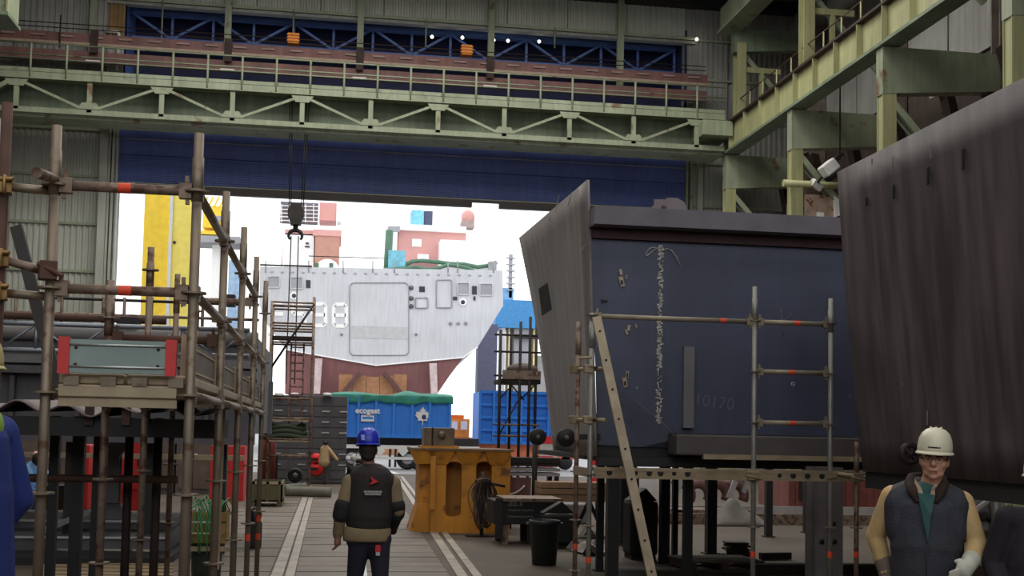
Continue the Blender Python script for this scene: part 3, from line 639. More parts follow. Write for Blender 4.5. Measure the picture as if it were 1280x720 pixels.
MB().box(x0t-1.6, x1t, YD+.2, YD+.4, zz-.05, zz+.12).build('side_rail', WHITE, tr); MB().box(x0t-1.6, x1t, YD+.2, YD+.4, zz-.55, zz-.42).build('side_rail', WHITE, tr)
for px in (475, 504): p = at(px, 563.5, YD); MB().poly([(p.x, YD+.15, p.z-.27), (p.x+.26, YD+.15, p.z), (p.x, YD+.15, p.z+.27), (p.x-.26, YD+.15, p.z)], (0, .05, 0)).build('reflector_board', WHITE, tr)
for px in (488, 495, 512, 520): p = at(px, 565, YD); MB().box(p.x-.05, p.x+.05, YD+.3, YD+.5, zz-.9, zz+.1).build('strut', DARK, tr)
for px in (440, 447, 510, 524): 
    p = at(px, 568, YD); q = MB().lathe((p.x, YD+.5, .48), [(.0, -.05), (.26, -.05), (.28, -.15), (.46, -.17), (.5, -.1), (.5, .15), (.3, .15)], 22, (0, 1, 0)).build('wheel', BLACK, tr)
    MB().lathe((p.x, YD+.32, .48), [(0, -.02), (.2, -.04), (.27, 0), (.27, .05)], 16, (0, 1, 0)).build('wheel_rim', SG2, q)
MB().box(x0t-1.6, x1t, YD+.5, YD+2.3, zz+.1, zb0).build('chassis', DARK, tr)
# second blue container, orange yard truck
c2 = thing('blue_container', 'ribbed bright blue container at right of the doorway', 'container', at(640, 552, 56))
YC = 58; x0, x1 = at(598, 520, YC).x, at(720, 520, YC).x; zb0, zt0 = at(610, 553, YC).z, at(610, 490, YC).z
MB().box(x0, x1, YC, YC+2.4, zb0, zt0).build('container_body', SKB, c2)
for i in range(8): x = x0+.05+(x1-x0-.1)*i/7; MB().box(x-.06, x+.06, YC-.22, YC, zb0, zt0).build('rib', SKB, c2)
for k in range(5): z = zb0+(zt0-zb0)*k/4; MB().box(x0, x1, YC-.16, YC, z-.07, z+.07).build('cross_rib', SKB, c2)
bd = thing('container_bed', 'rust red low bed wagon under the right blue container', 'wagon', (at(650, 560, YC).x, YC, 0))
MB().box(x0-1.2, x1, YC+.2, YC+2.2, .55, zb0).build('bed', mat('pale_orange_red', (214, 120, 84), .6), bd)
for i in range(4): MB().lathe((x0+.2+i*1.4, YC+.3, .4), [(0, -.1), (.3, -.1), (.38, 0), (.38, .2)], 14, (0, 1, 0)).build('wheel', BLACK, bd)
tg = thing('orange_truck', 'small orange yard truck seen behind the yellow pedestal', 'truck', (at(575, 560, 62).x, 62, 0))
blk(562, 524, 587, 547, 62, 1.8, 'truck_cab', mat('truck_orange', (240, 150, 60), .5), tg); blk(565, 527, 572, 537, 61.9, .1, 'truck_window', SWHITE, tg); blk(576, 527, 584, 537, 61.9, .1, 'truck_window', SWHITE, tg)
blk(564, 519, 580, 524, 62.3, 1, 'beacon_box', mat('beacon_orange', (250, 120, 30), .5), tg)
for px in (567, 583): MB().lathe((at(px, 570, 62).x, 61.9, .45), [(0, -.1), (.38, -.1), (.45, 0), (.45, .3)], 14, (0, 1, 0)).build('wheel', BLACK, tg)
blk(560, 547, 590, 563, 62, 1.8, 'truck_chassis', MATS['pale_orange_red'], tg)
# ------------------------------------------------------------------ left scaffold, seen close
ROS = None
def rosette_mesh():
    b = MB(); n = 16; r0, r1, h = .026, .062, .005
    P = [(math.cos(2*math.pi*i/n)*r, math.sin(2*math.pi*i/n)*r, z) for r in (r0, r1) for z in (-h, h) for i in range(n)]
    F = []
    for i in range(n):
        j = (i+1) % n; F += [(n+i, n+j, 3*n+j, 3*n+i), (3*n+i, 3*n+j, 2*n+j, 2*n+i), (2*n+i, 2*n+j, j, i)]
    return b.add(P, F)
def standard(parent, x, y, z0, z1, m, zs, marks=()):
    """upright tube with spigot, rosettes every half metre and painted marks"""
    global ROS
    b = MB().tube((x, y, z0), (x, y, z1), .0242, 12); b.tube((x, y, z1-.34), (x, y, z1-.12), .0285, 12)
    b.lathe((x, y, z0), [(.075, 0), (.075, .008), (.03, .012)], 12)
    s = b.build('standard', m, parent, origin=(x, y, z0))
    for z in zs:
        if z0 < z < z1:
            if ROS is None: ROS = rosette_mesh(); ROS.v = [v+V((x, y, z)) for v in ROS.v]; ROS = ROS.build('rosette', GALV, s, origin=(x, y, z))
            else: place(ROS, s, (x, y, z))
    for z in marks: MB().tube((x, y, z-.03), (x, y, z+.03), .0252, 12, caps=False).build('paint_mark', ORBAND, s)
    return s
def ledger(parent, p, q, m, mark=None, heads=True):
    p, q = V(p), V(q); d = (q-p).normalized(); b = MB().tube(p+d*.06, q-d*.06, .0242, 12)
    o = b.build('ledger', m, parent, origin=p)
    if heads:
        for a, s in ((p, 1), (q, -1)):
            h = MB().cbox(a+d*s*.055, (.06, .05, .075) if abs(d.x) > .5 else (.05, .06, .075)); h.beam(a+d*s*.05+V((0, 0, .075)), a+d*s*.045-V((0, 0, .065)), .018, .026, (0, 1, 0) if abs(d.x) > .5 else (1, 0, 0))
            h.build('wedge_head', m, o)
    if mark is not None:
        c = p+(q-p)*mark; MB().tube(c-d*.03, c+d*.03, .0253, 12, caps=False).build('paint_mark', ORBAND, o)
    return o
XA, XB = -1.345, -0.675
ls = thing('scaffold', 'tall tube scaffold with red-ended toe board at the left front', 'scaffold', (-1.0, 6, 0))
zs = [0.45+.5*i for i in range(6)]   # rosette heights below deck
zs = [.97, 1.47, 1.95, 2.45, 2.95]
bays = [6.0, 7.57, 9.14, 10.71, 12.28]
for i, y in enumerate(bays):
    standard(ls, XB, y, 0, (3.24, 3.26, 3.30, 3.30, 3.28)[i], GALV, zs, (() , (), (), (.85,), (.9, .72))[i])
for i, y in enumerate(bays): standard(ls, XA, y, 0, (3.24, 2.68, 3.12, 3.12, 3.1)[i], GALV if i == 0 else GALVB, zs)
for z in (2.95, 2.45):
    for a, b in zip(bays[:-1], bays[1:]):
        if not (z > 2.9 and b > 11): ledger(ls, (XB, a, z), (XB, b, z), GALV)
    ledger(ls, (XA, 6, z), (XB, 6, z), GALVB, .52 if z < 2.9 else .49)
ledger(ls, (XA, 10.71, 2.9), (XB, 10.71, 2.9), GALVB); ledger(ls, (XA, 7.57, 2.33), (XB, 7.57, 2.33), RUST)
for a, b in zip(bays[:-1], bays[1:]):
    ledger(ls, (XB, a, 1.95), (XB, b, 1.95), GALV); ledger(ls, (XA, a, 1.95), (XA, b, 1.95), GALV)
MB().tube((XA, 6.0, 2.98), at(46, 216, 5.62), .0245, 12).build('ledger', GALVB, ls)
# deck: two steel planks, front transom, toe boards
BEIGE = mat('dusty_beige_steel', (176, 158, 132), 0.6, .3, var=.12, scale=5)
TOE = mat('toe_board_zinc', (150, 166, 162), .45, .6, var=.07, scale=3)
TOER = mat('toe_board_red', (206, 62, 62), .5, var=.08)
TOEW = mat('toe_board_wood', (122, 112, 104), .7, var=.15, scale=4)
MB().box(XA+.06, XB-.06, 5.975, 6.025, 1.93, 1.99).build('transom', BEIGE, ls, bevel=.006)
MB().box(XA+.06, XB-.06, 5.99, 6.01, 1.885, 1.93).build('transom_web', BEIGE, ls)
for k in range(2):
    xa = XA+.055+k*.315
    for a, b in zip(bays[:-1], bays[1:]):
        d = MB().box(xa, xa+.30, a+.01, b-.01, 1.995, 2.045).build('deck_plank', BEIGE, ls, bevel=.008)
        if a == 6.0:
            for dx in (.03, .2): MB().box(xa+dx, xa+dx+.07, 5.97, 6.03, 1.985, 2.03).build('plank_hook', GALV, d)
tb = MB(); tb.box(XA+.085, XB-.085, 5.955, 5.975, 2.045, 2.205)
tbo = tb.build('toe_board', TOE, ls)
for z in (2.075, 2.18): MB().tube((XA+.09, 5.952, z), (XB-.09, 5.952, z), .006, 6).build('pressed_rib', mat('bright_zinc', (206, 212, 208), .35, .8), tbo)
for xa in (XA+.06, XB-.115): MB().box(xa, xa+.05, 5.945, 5.98, 2.04, 2.215).build('red_end', TOER, tbo)
for xa in (XA+.14, XB-.15):
    for z in (2.085, 2.165): MB().lathe((xa, 5.955, z), [(.008, 0), (.008, -.004), (0, -.004)], 8, (0, 1, 0)).build('rivet', DARK, tbo)
for a, b in zip(bays[:-1], bays[1:]):
    t = MB().box(XB-.05, XB-.03, a+.07, b-.05, 2.05, 2.23).build('toe_board', TOEW, ls)
    for z in (2.08, 2.20): MB().box(XB-.032, XB-.025, a+.08, b-.06, z-.006, z+.006).build('pressed_rib', BEIGE, t)
    MB().box(XB-.055, XB-.02, a+.04, a+.09, 2.03, 2.25).build('board_end', BEIGE, t)
# coupled neighbour scaffold at the frame edge
ns = thing('scaffold', 'rust brown scaffold upright with brass couplers cut by the left frame edge', 'scaffold', (at(2, 300, 6).x, 6, 0))
xn = at(-2, 300, 6).x
MB().tube((xn, 6.05, 0), (xn, 6.05, 3.35), .026, 12).build('standard', RUST, ns)
BRASS = mat('brass_coupler', (150, 120, 76), .5, .7, var=.2, scale=12)
for z, m, zr in ((2.935, GALV, 2.925), (2.58, GALVB, 2.53), (2.42, GALV, 2.41)):
    MB().tube((xn+.02, 6.02, z), (XA-.02, 6.03, zr), .0215, 12).build('ledger', m, ns)
    cp = MB().cbox((xn+.01, 6.03, z), (.07, .08, .07), .2); cp.tube((xn-.02, 5.99, z+.03), (xn+.06, 5.98, z+.03), .012, 8); cp.tube((xn+.02, 5.98, z-.04), (xn+.02, 5.98, z+.05), .01, 8)
    cp.build('coupler', BRASS, ns, bevel=.008)
cp = MB().cbox((XA-.01, 5.98, 2.53), (.08, .09, .09), .3); cp.tube((XA-.05, 5.94, 2.56), (XA+.07, 5.94, 2.50), .012, 8); cp.build('coupler', RUST, ns, bevel=.01)
pb = [at(12, 284, 6.9), at(26, 280, 6.9), at(81, 489, 6.9), at(66, 492, 6.9)]
brd = tag(MB().poly(pb, (0, .04, 0)).build('leaning_board', mat('dark_board', (62, 58, 56), .7, var=.12)), 'dark board leaning behind the left scaffold front post', 'board')

# ------------------------------------------------------------------ behind the left scaffold: hull section under construction
SLATE = mat('slate_primer', (82, 80, 84), .6, var=.10, scale=.8, streak=.1)
SLATE2 = mat('slate_primer_light', (116, 112, 112), .6, var=.10, scale=.8)
hl = thing('hull_section', 'long dark slate hull section behind the left scaffold', 'hull section', (-4.5, 19, 0))
yb = 17.0; zt, zb = at(170, 418, yb).z, at(170, 512, yb).z; xe = at(322, 450, yb).x
MB().box(-9, xe, yb, yb+4, zb-.3, zt).build('side_plate', SLATE, hl)
MB().tube((-9, yb-.05, at(170, 420, yb).z), (xe, yb-.05, at(170, 420, yb).z), .10, 10).build('rounded_edge', SLATE2, hl)
MB().box(-9, xe, yb-.10, yb, at(170, 452, yb).z-.06, at(170, 452, yb).z+.05).build('ledge', SLATE2, hl)
MB().box(-9, xe, yb-.22, yb, at(170, 452, yb).z-.2, at(170, 452, yb).z-.1).build('ledge', SLATE, hl)
for i in range(10): x = -8.5+i*.85; MB().box(x, x+.06, yb-.12, yb, zb-.3, at(170, 455, yb).z-.2).build('stiffener', SLATE, hl)
MB().box(-9, xe, yb-.3, yb, zb-.45, zb-.2).build('bottom_flange', mat('slate_violet', (84, 78, 86), .6), hl)
for i in range(8): MB().box(-8.6+i*1.0, -8.42+i*1.0, yb+.4, yb+.6, 0, zb-.3).build('support_leg', BLACK, hl)
MB().cbox(at(161, 404, yb), (.28, .3, .14)).build('cap_fitting', DARK, hl); MB().cbox(at(285, 376, yb), (.2, .2, .16)).build('cap_fitting', DARK, hl)
lt = thing('lattice_beam', 'thin blue-grey lattice beam lying along the hull section', 'beam', (-3, 15, at(170, 440, 15).z))
ALU = mat('aluminium', (134, 140, 150), .4, .7, var=.06)
z1, z0 = at(150, 408, 15).z, at(150, 441, 15).z; xa, xb = -6, at(312, 420, 15).x
for z in (z0, z1): MB().tube((xa, 15, z), (xb, 15, z), .03, 8).build('chord', ALU, lt)
nn = 12
for i in range(nn):
    a = xa+(xb-xa)*i/nn; b = xa+(xb-xa)*(i+1)/nn
    MB().tube((a, 15, z0 if i % 2 else z1), (b, 15, z1 if i % 2 else z0), .016, 6).build('web_bar', ALU, lt)
    if i % 2 == 0: MB().tube((a, 15, z0), (a, 15, z1), .025, 6).build('web_post', ALU, lt)
# scaffold rails behind, at the top of the hull section
rl = thing('guard_rail', 'thin guard rails with posts along the top of the slate hull section', 'railing', (-3, 17.6, zt))
for py in (377, 396): MB().tube((-7, 17.6, at(200, py, 17.6).z), (at(324, py, 17.6).x, 17.6, at(200, py, 17.6).z), .022, 6).build('rail', DARK if py < 390 else GALVB, rl)
for px in (20, 78, 130, 156, 190, 254, 300): p = at(px, 372, 17.6); MB().tube((p.x, 17.6, zt), (p.x, 17.6, p.z), .025, 6).build('rail_post', GALVB, rl)
MB().tube((-6, 17.2, at(100, 396, 17.2).z), (at(208, 398, 17.2).x, 17.2, at(100, 398, 17.2).z), .05, 8).build('thick_rail', RUST, rl)

# corrugated sheet canopy with the dark bench under it
cs = thing('sheet_canopy', 'wavy dark sheet canopy on posts under the left scaffold deck', 'canopy', (-2.2, 10.5, 0))
zc = at(120, 512, 9.4).z
def wav(u, v): return (-3.4+2.55*u, 9.22+1.35*v, zc+.035*math.sin(u*46)+.02*math.sin(u*17)+.03*v)
MB().grid(wav, 120, 4).build('corrugated_sheet', mat('sheet_grey_brown', (110, 100, 98), .6, .3, var=.15, scale=3), cs, solid=.012)
MB().box(-3.4, -.85, 9.3, 10.5, zc-.20, zc-.06).build('bench_top', BLACK, cs)
for px, w_ in ((96, .09), (120, .06), (66, .07)):
    x = at(px, 600, 9.9).x; MB().box(x-w_/2, x+w_/2, 9.9, 9.9+w_, 0, zc-.05).build('bench_post', BLACK, cs)
MB().tube((-3.3, 9.9, at(100, 598, 9.9).z), (at(222, 600, 9.9).x, 9.9, at(100, 598, 9.9).z), .03, 8).build('cross_bar', RUST, cs)
for px in (160, 196): p = at(px, 600, 10.2); MB().tube((p.x, 10.2, 0), (p.x, 10.2, zc-.05), .035, 8).build('bench_post', DRUST, cs)
for px in (112, 158, 182): MB().cbox(at(px, 518, 9.3), (.06, .05, .16)).build('hanger', RUST if px == 158 else DRUST, cs)

# red machine cabinets, lit welding bay behind
RED = mat('machine_red', (196, 42, 40), .5, var=.08)
for i, (pa, pb_, py0, py1, Y, lab) in enumerate(((140, 181, 545, 616, 26, 'bright red upright cabinet seen under the left scaffold deck, nearer the centre'), (85, 112, 556, 600, 26.5, 'narrow red cabinet half hidden by the dark bench post'))):
    a, b = at(pa, py1, Y), at(pb_, py0, Y); rb = thing('red_cabinet', lab, 'cabinet', ((a.x+b.x)/2, Y, 0))
    MB().box(a.x, b.x, Y, Y+.8, 0, b.z).build('cabinet_body', RED, rb, bevel=.02); MB().box(a.x+.05, b.x-.05, Y-.02, Y, a.z+.08, b.z-.08).build('cabinet_door', RED, rb)
    MB().box(b.x-.12, b.x-.09, Y-.05, Y-.02, .95, 1.15).build('handle', DARK, rb)
a, b = at(262, 604, 30), at(306, 558, 30); tag(MB().box(a.x, b.x, 30, 31, 0, b.z).build('red_bin', RED), 'dark red steel bin between the scaffold uprights', 'bin')
bw = thing('bench_beam', 'pale timber rail along the left welding bay', 'rail', (-4, 25, 0))
z = at(200, 571, 25).z; MB().box(-9, at(305, 571, 25).x, 25, 25.08, z-.05, z+.05).build('rail', BEIGE, bw)
for x in (-8.5, -6.5, -4.6, -2.9): MB().box(x, x+.08, 25.0, 25.08, 0, z-.05).build('rail_leg', DRUST, bw)
lk = thing('back_cabinets', 'row of dark grey steel lockers behind the left welding bay', 'lockers', (-7, 33.5, 0))
for i in range(9):
    x = -11.0+i*1.0; d = MB().box(x, x+.94, 33, 34, 0, 2.0+.15*(i % 3)).build('locker', mat('locker_grey', (96, 90, 90), .6, var=.15) if i % 2 else SLATE, lk)
    MB().box(x+.08, x+.86, 32.97, 33, .15, 1.8).build('locker_door', mat('locker_brown', (104, 88, 80), .6, var=.15), d)
    MB().box(x+.4, x+.55, 32.94, 32.97, 1.0, 1.08).build('handle', WHITE, d)
wd = thing('welder', 'crouching welder in pale blue working at a bright arc on the far left', 'person', at(36, 622, 24))
# machine column with flared foot
mc = thing('machine_column', 'grey steel column with a flared foot behind the left scaffold', 'column', (at(125, 650, 17.8).x, 18.6, .42))
x = mc.location.x; zt_, zf = at(125, 545, 18.6).z, at(125, 628, 18.6).z
MB().ibeam((x, 18.6, zf), (x, 18.6, zt_), .24, .24, .02).build('shaft', SLATE2, mc)
MB().lathe((x, 18.6, .42), [(.36, 0), (.3, .08), (.2, .22), (.12, zf-.5+.05)], 4).build('foot', SLATE2, mc)
MB().poly([(x, 18.5, zt_), (x+.35, 18.5, zt_), (x+.1, 18.5, zt_-.32), (x, 18.5, zt_-.32)], (0, .1, 0)).build('head_gusset', SLATE2, mc)
# flat steel workpieces on trestles
ws = thing('steel_bed', 'long dark steel work bed with bright edges behind the left scaffold', 'work bed', (-3, 17.5, 0))
PALE = mat('bright_edge_steel', (186, 182, 182), .4, .5, var=.08)
MB().box(-7, at(214, 646, 18.2).x, 18.2, 20.2, .26, .42).build('bed_plate', SLATE, ws)
MB().box(-7, at(214, 646, 18.2).x, 18.16, 18.2, .39, .42).build('bright_edge', PALE, ws)
MB().box(-6.5, at(210, 664, 17).x, 17.0, 20, .1, .29).build('lower_plate', SLATE, ws)
MB().box(-6.5, at(210, 664, 17).x, 16.96, 17.0, .26, .29).build('bright_edge', PALE, ws)
MB().box(-6.5, at(212, 690, 16.1).x, 16.1, 20, 0, .1).build('bed_base', BLACK, ws)
ang = thing('angle_bar', 'bright angle bar leaning on the left work bed', 'bar', at(55, 664, 16))
MB().beam(at(52, 664, 16.9), at(110, 640, 17.6), .07, .06).build('bar', PALE, ang)
for i, (pts, lab) in enumerate(((((50, 681), (88, 681), (88, 689), (50, 686)), 'pale offcut plate lying left on the low work bed'), (((118, 683), (156, 684), (156, 689), (118, 688)), 'pale offcut strip lying mid way on the low work bed'), (((165, 689), (172, 683), (203, 684), (196, 690)), 'small framed offcut lying right on the low work bed'))):
    z_ = .102
    P = [gnd(p[0], p[1], z_) for p in pts]; tag(MB().poly(P, (0, 0, .02)).build('steel_offcut', mat('pale_offcut', (190, 178, 164), .5, .3, var=.1)), lab, 'offcut', 'steel offcuts on the left work bed')
# timber skids at the very front left
for i in range(5):
    P = [gnd(48+i*1, 703+i*4.6), gnd(215, 706+i*4.4), gnd(216, 709+i*4.4), gnd(46, 706+i*4.6)]
    tag(MB().poly(P, (0, 0, .03)).build('timber_skid', mat('skid_timber', (146, 126, 98), .8, var=.14)), ('backmost', 'second', 'middle', 'fourth', 'front')[i]+' of the flat timber skids on the floor at lower left', 'timber', 'timber skids at lower left')
# bucket with green cables
bk = thing('cable_crate', 'wooden box of green cables above a dark drum by the scaffold uprights', 'crate', gnd(258, 742))
cx = at(258, 640, 13.4); Yk = 13.4; zt_ = at(258, 641, Yk).z; zb_ = at(258, 668, Yk).z
MB().lathe((cx.x, Yk+.2, 0), [(0, 0), (.15, 0), (.17, zb_-.12), (.16, zb_-.1), (.15, .04)], 20).build('drum', mat('dark_green_drum', (46, 58, 50), .5), bk)
TIM = mat('crate_timber', (146, 120, 70), .8, var=.15, scale=4)
for k in range(2): MB().box(cx.x-.22, cx.x+.22, Yk, Yk+.03, zb_+.02+k*.12, zb_+.12+k*.12).build('crate_slat', TIM, bk)
MB().box(cx.x-.22, cx.x+.22, Yk+.03, Yk+.42, zb_-.1, zb_).build('crate_floor', TIM, bk); MB().box(cx.x-.24, cx.x+.26, Yk-.02, Yk+.02, zb_-.18, zb_-.13).build('crate_slat', BEIGE, bk)
for sx in (-.22, .2): MB().box(cx.x+sx, cx.x+sx+.02, Yk+.03, Yk+.4, zb_, zb_+.26).build('crate_side', TIM, bk)
GC = mat('green_cable', (58, 138, 84), .5, var=.1)
for i in range(14):
    x_ = cx.x-.19+.027*i+RND.uniform(-.01, .01); h = zt_+.14+RND.uniform(-.03, .05)
    pts = [(x_+.12, Yk+.25, zb_+.2), (x_+.06, Yk+.14, h), (x_, Yk+.02, h-.06), (x_-.03+RND.uniform(-.04, .04), Yk-.05, zb_+.12), (x_+RND.uniform(-.1, .06), Yk-.07, zb_-.05-RND.uniform(0, .25))]
    MB().path([V(a).lerp(V(b), t) for a, b in zip(pts[:-1], pts[1:]) for t in (0, .5)]+[V(pts[-1])], .007, 5).build('green_cable', GC, bk)
# dark rags / jacket hanging on the far scaffold upright
jk = thing('black_tool_bag', 'dark ragged tool bag standing at the foot of the far scaffold upright', 'bag', gnd(318, 686))
p = gnd(318, 686)
MB().box(p.x-.10, p.x+.10, p.y-.1, p.y+.1, 0, .42).build('bag_body', BLACK, jk, bevel=.04); MB().lathe(p+V((0, 0, .42)), [(.08, 0), (.1, .1), (.05, .18), (0, .2)], 10).build('bag_top', BLACK, jk)
for k in range(5): MB().box(p.x-.12+k*.045, p.x-.09+k*.045, p.y-.13, p.y-.11, .0+.03*k, .35).build('strap', DARK, jk)
# thin wooden lath
tag(MB().beam(at(279, 508, 9.9), at(271, 712, 9.6), .035, .02, (0, 1, 0)).build('timber_lath', mat('lath', (150, 128, 100), .7)), 'thin timber lath standing between the second and third uprights', 'lath')
# ------------------------------------------------------------------ centre left: access tower, plant cabinet, skip, hoses
def tube_tower(name, label, x0, x1, y0, y1, lifts, ztop, m, group=None):
    t = thing(name, label, 'scaffold', ((x0+x1)/2, y0, 0), group)
    for x in (x0, x1):
        for y in (y0, y1): MB().tube((x, y, 0), (x, y, ztop+RND.uniform(-.1, .2)), .035, 8).build('standard', m, t)
    return t
Yt = 34.2
xa, xb = at(333, 600, Yt).x, at(386, 600, Yt).x
tw = tube_tower('access_tower', 'slim scaffold access tower with a ladder left of the walkway', xa, xb, Yt, Yt+.9, 0, at(360, 377, Yt).z, GALVB)
for py in (378, 383, 404, 411, 428, 498, 523, 549, 570): 
    z = at(360, py, Yt).z
    for y in (Yt, Yt+.9): MB().tube((xa, y, z), (xb, y, z), .028, 6).build('ledger', GALVB, tw)
for py in (420, 523, 549): 
    z = at(360, py, Yt).z
    MB().box(xa, xb, Yt, Yt+.9, z-.07, z).build('deck', DRUST if py == 420 else BEIGE, tw)
MB().tube((xa, Yt-.03, at(340, 462, Yt).z), (xb, Yt-.03, at(385, 380, Yt).z), .035, 6).build('diagonal', DARK, tw)
lx0, lx1 = at(362, 500, Yt+.4).x, at(378, 500, Yt+.4).x; z0, z1 = at(370, 548, Yt).z, at(370, 428, Yt).z
for x in (lx0, lx1): MB().tube((x, Yt+.4, z0), (x, Yt+.4, z1), .025, 6).build('ladder_stile', GALVB, tw)
for k in range(12): z = z0+(z1-z0)*(k+.5)/12; MB().tube((lx0, Yt+.4, z), (lx1, Yt+.4, z), .02, 6).build('ladder_rung', GALVB, tw)
for x in (xa, xb): MB().cbox((x, Yt, .1), (.2, .2, .2)).build('base_jack', BEIGE, tw)
# hoses on the tower deck
dh = thing('hose_coil', 'dark green hose coil lying on the access tower deck', 'hose', at(350, 546, Yt))
z = at(350, 549, Yt).z
for k in range(3):
    MB().path([((xa+xb)/2-.1+(.62-.05*k)*math.cos(a), Yt+.45+.4*math.sin(a), z+.08+.13*k+.04*math.sin(a*3)) for a in np.linspace(0, 6.28, 28)], .075, 8).build('hose_loop', mat('dark_green_hose', (58, 68, 54), .7, var=.15), dh)
# large dark plant cabinet
Yc = 40.0
pc = thing('plant_cabinet', 'large dark slate switch cabinet beside the doorway', 'cabinet', (-1.2, Yc, 0))
xa, xb, xc = at(330, 560, Yc).x, at(389, 560, Yc).x, at(433, 560, Yc).x; zt = at(410, 495, Yc).z
CAB = mat('cabinet_slate', (84, 82, 88), .6, var=.08, scale=.8)
MB().box(xa, xc, Yc, Yc+3, 0, zt).build('cabinet_body', CAB, pc, bevel=.05)
rows = [0, .16, .45, .8, 1.15, 1.5, 1.85, 2.2, 2.55, zt]
for a, b in ((xa, at(360, 560, Yc).x), (at(361, 560, Yc).x, xb-.02), (xb+.02, at(411, 560, Yc).x), (at(412, 560, Yc).x, xc)):
    for i in range(1, len(rows)-1):
        d = MB().box(a+.02, b-.02, Yc-.03, Yc, rows[i]+.015, rows[i+1]-.015).build('cabinet_panel', SLATE if (i+int(a*7)) % 3 else CAB, pc)
        if i in (2, 3, 5, 6, 7): MB().box(a+.3, a+.55, Yc-.06, Yc-.03, rows[i]+.16, rows[i]+.2).build('handle', PALE, d)
for px in (349, 368, 409): MB().lathe(at(px, 494.5, Yc-.1), [(0, .1), (.12, .09), (.17, 0), (0, -.02)], 10).build('lid_cap', WHITE, pc)
# red warning lamps / reels on the cabinet front
for i, (py, r) in enumerate(((574, .2), (586, .23))):
    p = at(395.5, py, Yc-.1); p.y = Yc-.04
    o = tag(MB().lathe((p.x, Yc-.035, p.z), [(0, -.06), (r*.9, -.06), (r, -.02), (r, 0)], 18, (0, 1, 0)).build('red_reel', mat('signal_red', (240, 50, 54), .4, var=.06)), ('upper', 'lower')[i]+' of the two round red reels on the dark cabinet', 'reel', 'red reels on the plant cabinet')
    MB().box(p.x-.24, p.x+.05, Yc-.12, Yc-.09, p.z-.05, p.z+.04).build('reel_bracket', BLACK, o)
# tan jacket on a stand
tj = thing('hanging_jacket', 'tan work jacket hanging on a stand before the dark cabinet', 'jacket', gnd(409, 606))
Yj = Yc-.5; p = at(407, 556, Yj)
b = MB(); b.cap(p+V((0, 0, -.05)), p+V((-.03, 0, -.55)), .10, .19, 12, .7, (0, 1, 0)); b.cap(p+V((.1, 0, -.15)), p+V((.38, -.02, -.48)), .08, .06, 10); b.cap(p+V((-.1, 0, -.12)), p+V((-.14, 0, -.6)), .07, .06, 10)
b.build('jacket', mat('tan_canvas', (176, 150, 112), .8, var=.1), tj, remesh=.025, smooth=2)
MB().ball(p+V((0, 0, .05)), .09, 10).build('hook_cap', BLACK, tj); MB().tube((p.x, Yj, 0), p, .03, 6).build('stand_pole', GALVB, tj)
# olive skip crate
Yo = 28.0
os_ = thing('olive_crate', 'low olive green steel crate on the floor left of the walkway', 'crate', gnd(335, 634))
xa, xb = at(312, 620, Yo).x, at(353, 620, Yo).x; z0, z1 = .12, at(335, 602, Yo).z
OLV = mat('olive_paint', (98, 96, 66), .6, var=.14, scale=2, rustamt=.1)
for (a, b, c_, d) in ((xa, xb, Yo, Yo+.04), (xa, xb, Yo+1.2, Yo+1.24), (xa, xa+.04, Yo, Yo+1.24), (xb-.04, xb, Yo, Yo+1.24)): MB().box(a, b, c_, d, z0, z1).build('crate_wall', OLV, os_)
MB().box(xa, xb, Yo, Yo+1.24, z0, z0+.04).build('crate_floor', OLV, os_); MB().box(xa-.03, xb+.03, Yo-.03, Yo+.05, z1-.06, z1).build('crate_rim', BEIGE, os_)
for x in (xa+.05, (xa+xb)/2, xb-.1): MB().box(x, x+.06, Yo-.03, Yo, z0, z1).build('crate_rib', OLV, os_); 
for x in (xa, xb-.12): MB().box(x, x+.12, Yo, Yo+1.24, 0, z0).build('crate_foot', OLV, os_)
for k in range(3): MB().tube((xa+.15, Yo+.2+.3*k, z0+.1+.1*k), (xb-.12, Yo+.25+.3*k, z0+.1+.1*k), .07, 8).build('pipe_offcut', DRUST, os_)
# floor hoses
for i, (p, q, lab) in enumerate(((gnd(356, 622), gnd(414, 623), 'long grey hose lying across the walkway edge, nearer one'), (gnd(352, 619), gnd(380, 616), 'short grey hose lying beyond the longer hose by the tower foot'))):
    r = .13; pts = [p.lerp(q, t)+V((0, .1*math.sin(t*5), r+.03)) for t in np.linspace(0, 1, 9)]
    tag(MB().path(pts, r, 10).build('floor_hose', mat('grey_green_hose', (104, 104, 92), .7, var=.1)), lab, 'hose', 'hoses on the floor by the access tower')
# wheel and small plant behind the tower
wh = thing('cable_reel', 'black hose reel on a frame behind the access tower', 'reel', gnd(367, 610)); p = at(369, 594, 35.9)
MB().lathe((p.x, 35.9, p.z), [(.06, -.05), (.12, -.1), (.2, -.1), (.22, 0), (.2, .1), (.12, .1)], 20, (0, 1, 0)).build('reel_drum', BLACK, wh); MB().lathe((p.x, 35.8, p.z), [(0, -.05), (.08, -.05), (.08, .05)], 14, (0, 1, 0)).build('reel_hub', SLATE2, wh)
MB().box(p.x-.3, p.x+.4, 36.0, 36.6, 0, .2).build('reel_frame', DRUST, wh); MB().box(p.x-.05, p.x+.05, 36.0, 36.1, .2, p.z).build('reel_post', DRUST, wh)
rp = thing('red_gas_rack', 'dark red gas bottle rack left behind the access tower', 'rack', gnd(334, 606)); 
for k in range(3): p = at(327+k*6, 604, 37); MB().lathe((p.x, 37, 0), [(0, 0), (.11, 0), (.11, 1.3), (.05, 1.45), (.04, 1.55), (0, 1.56)], 10).build('gas_bottle', mat('bottle_red', (120, 50, 46), .5), rp)
MB().box(at(322, 604, 37).x, at(346, 604, 37).x, 37.15, 37.2, .0, 1.0).build('rack_back', DRUST, rp)
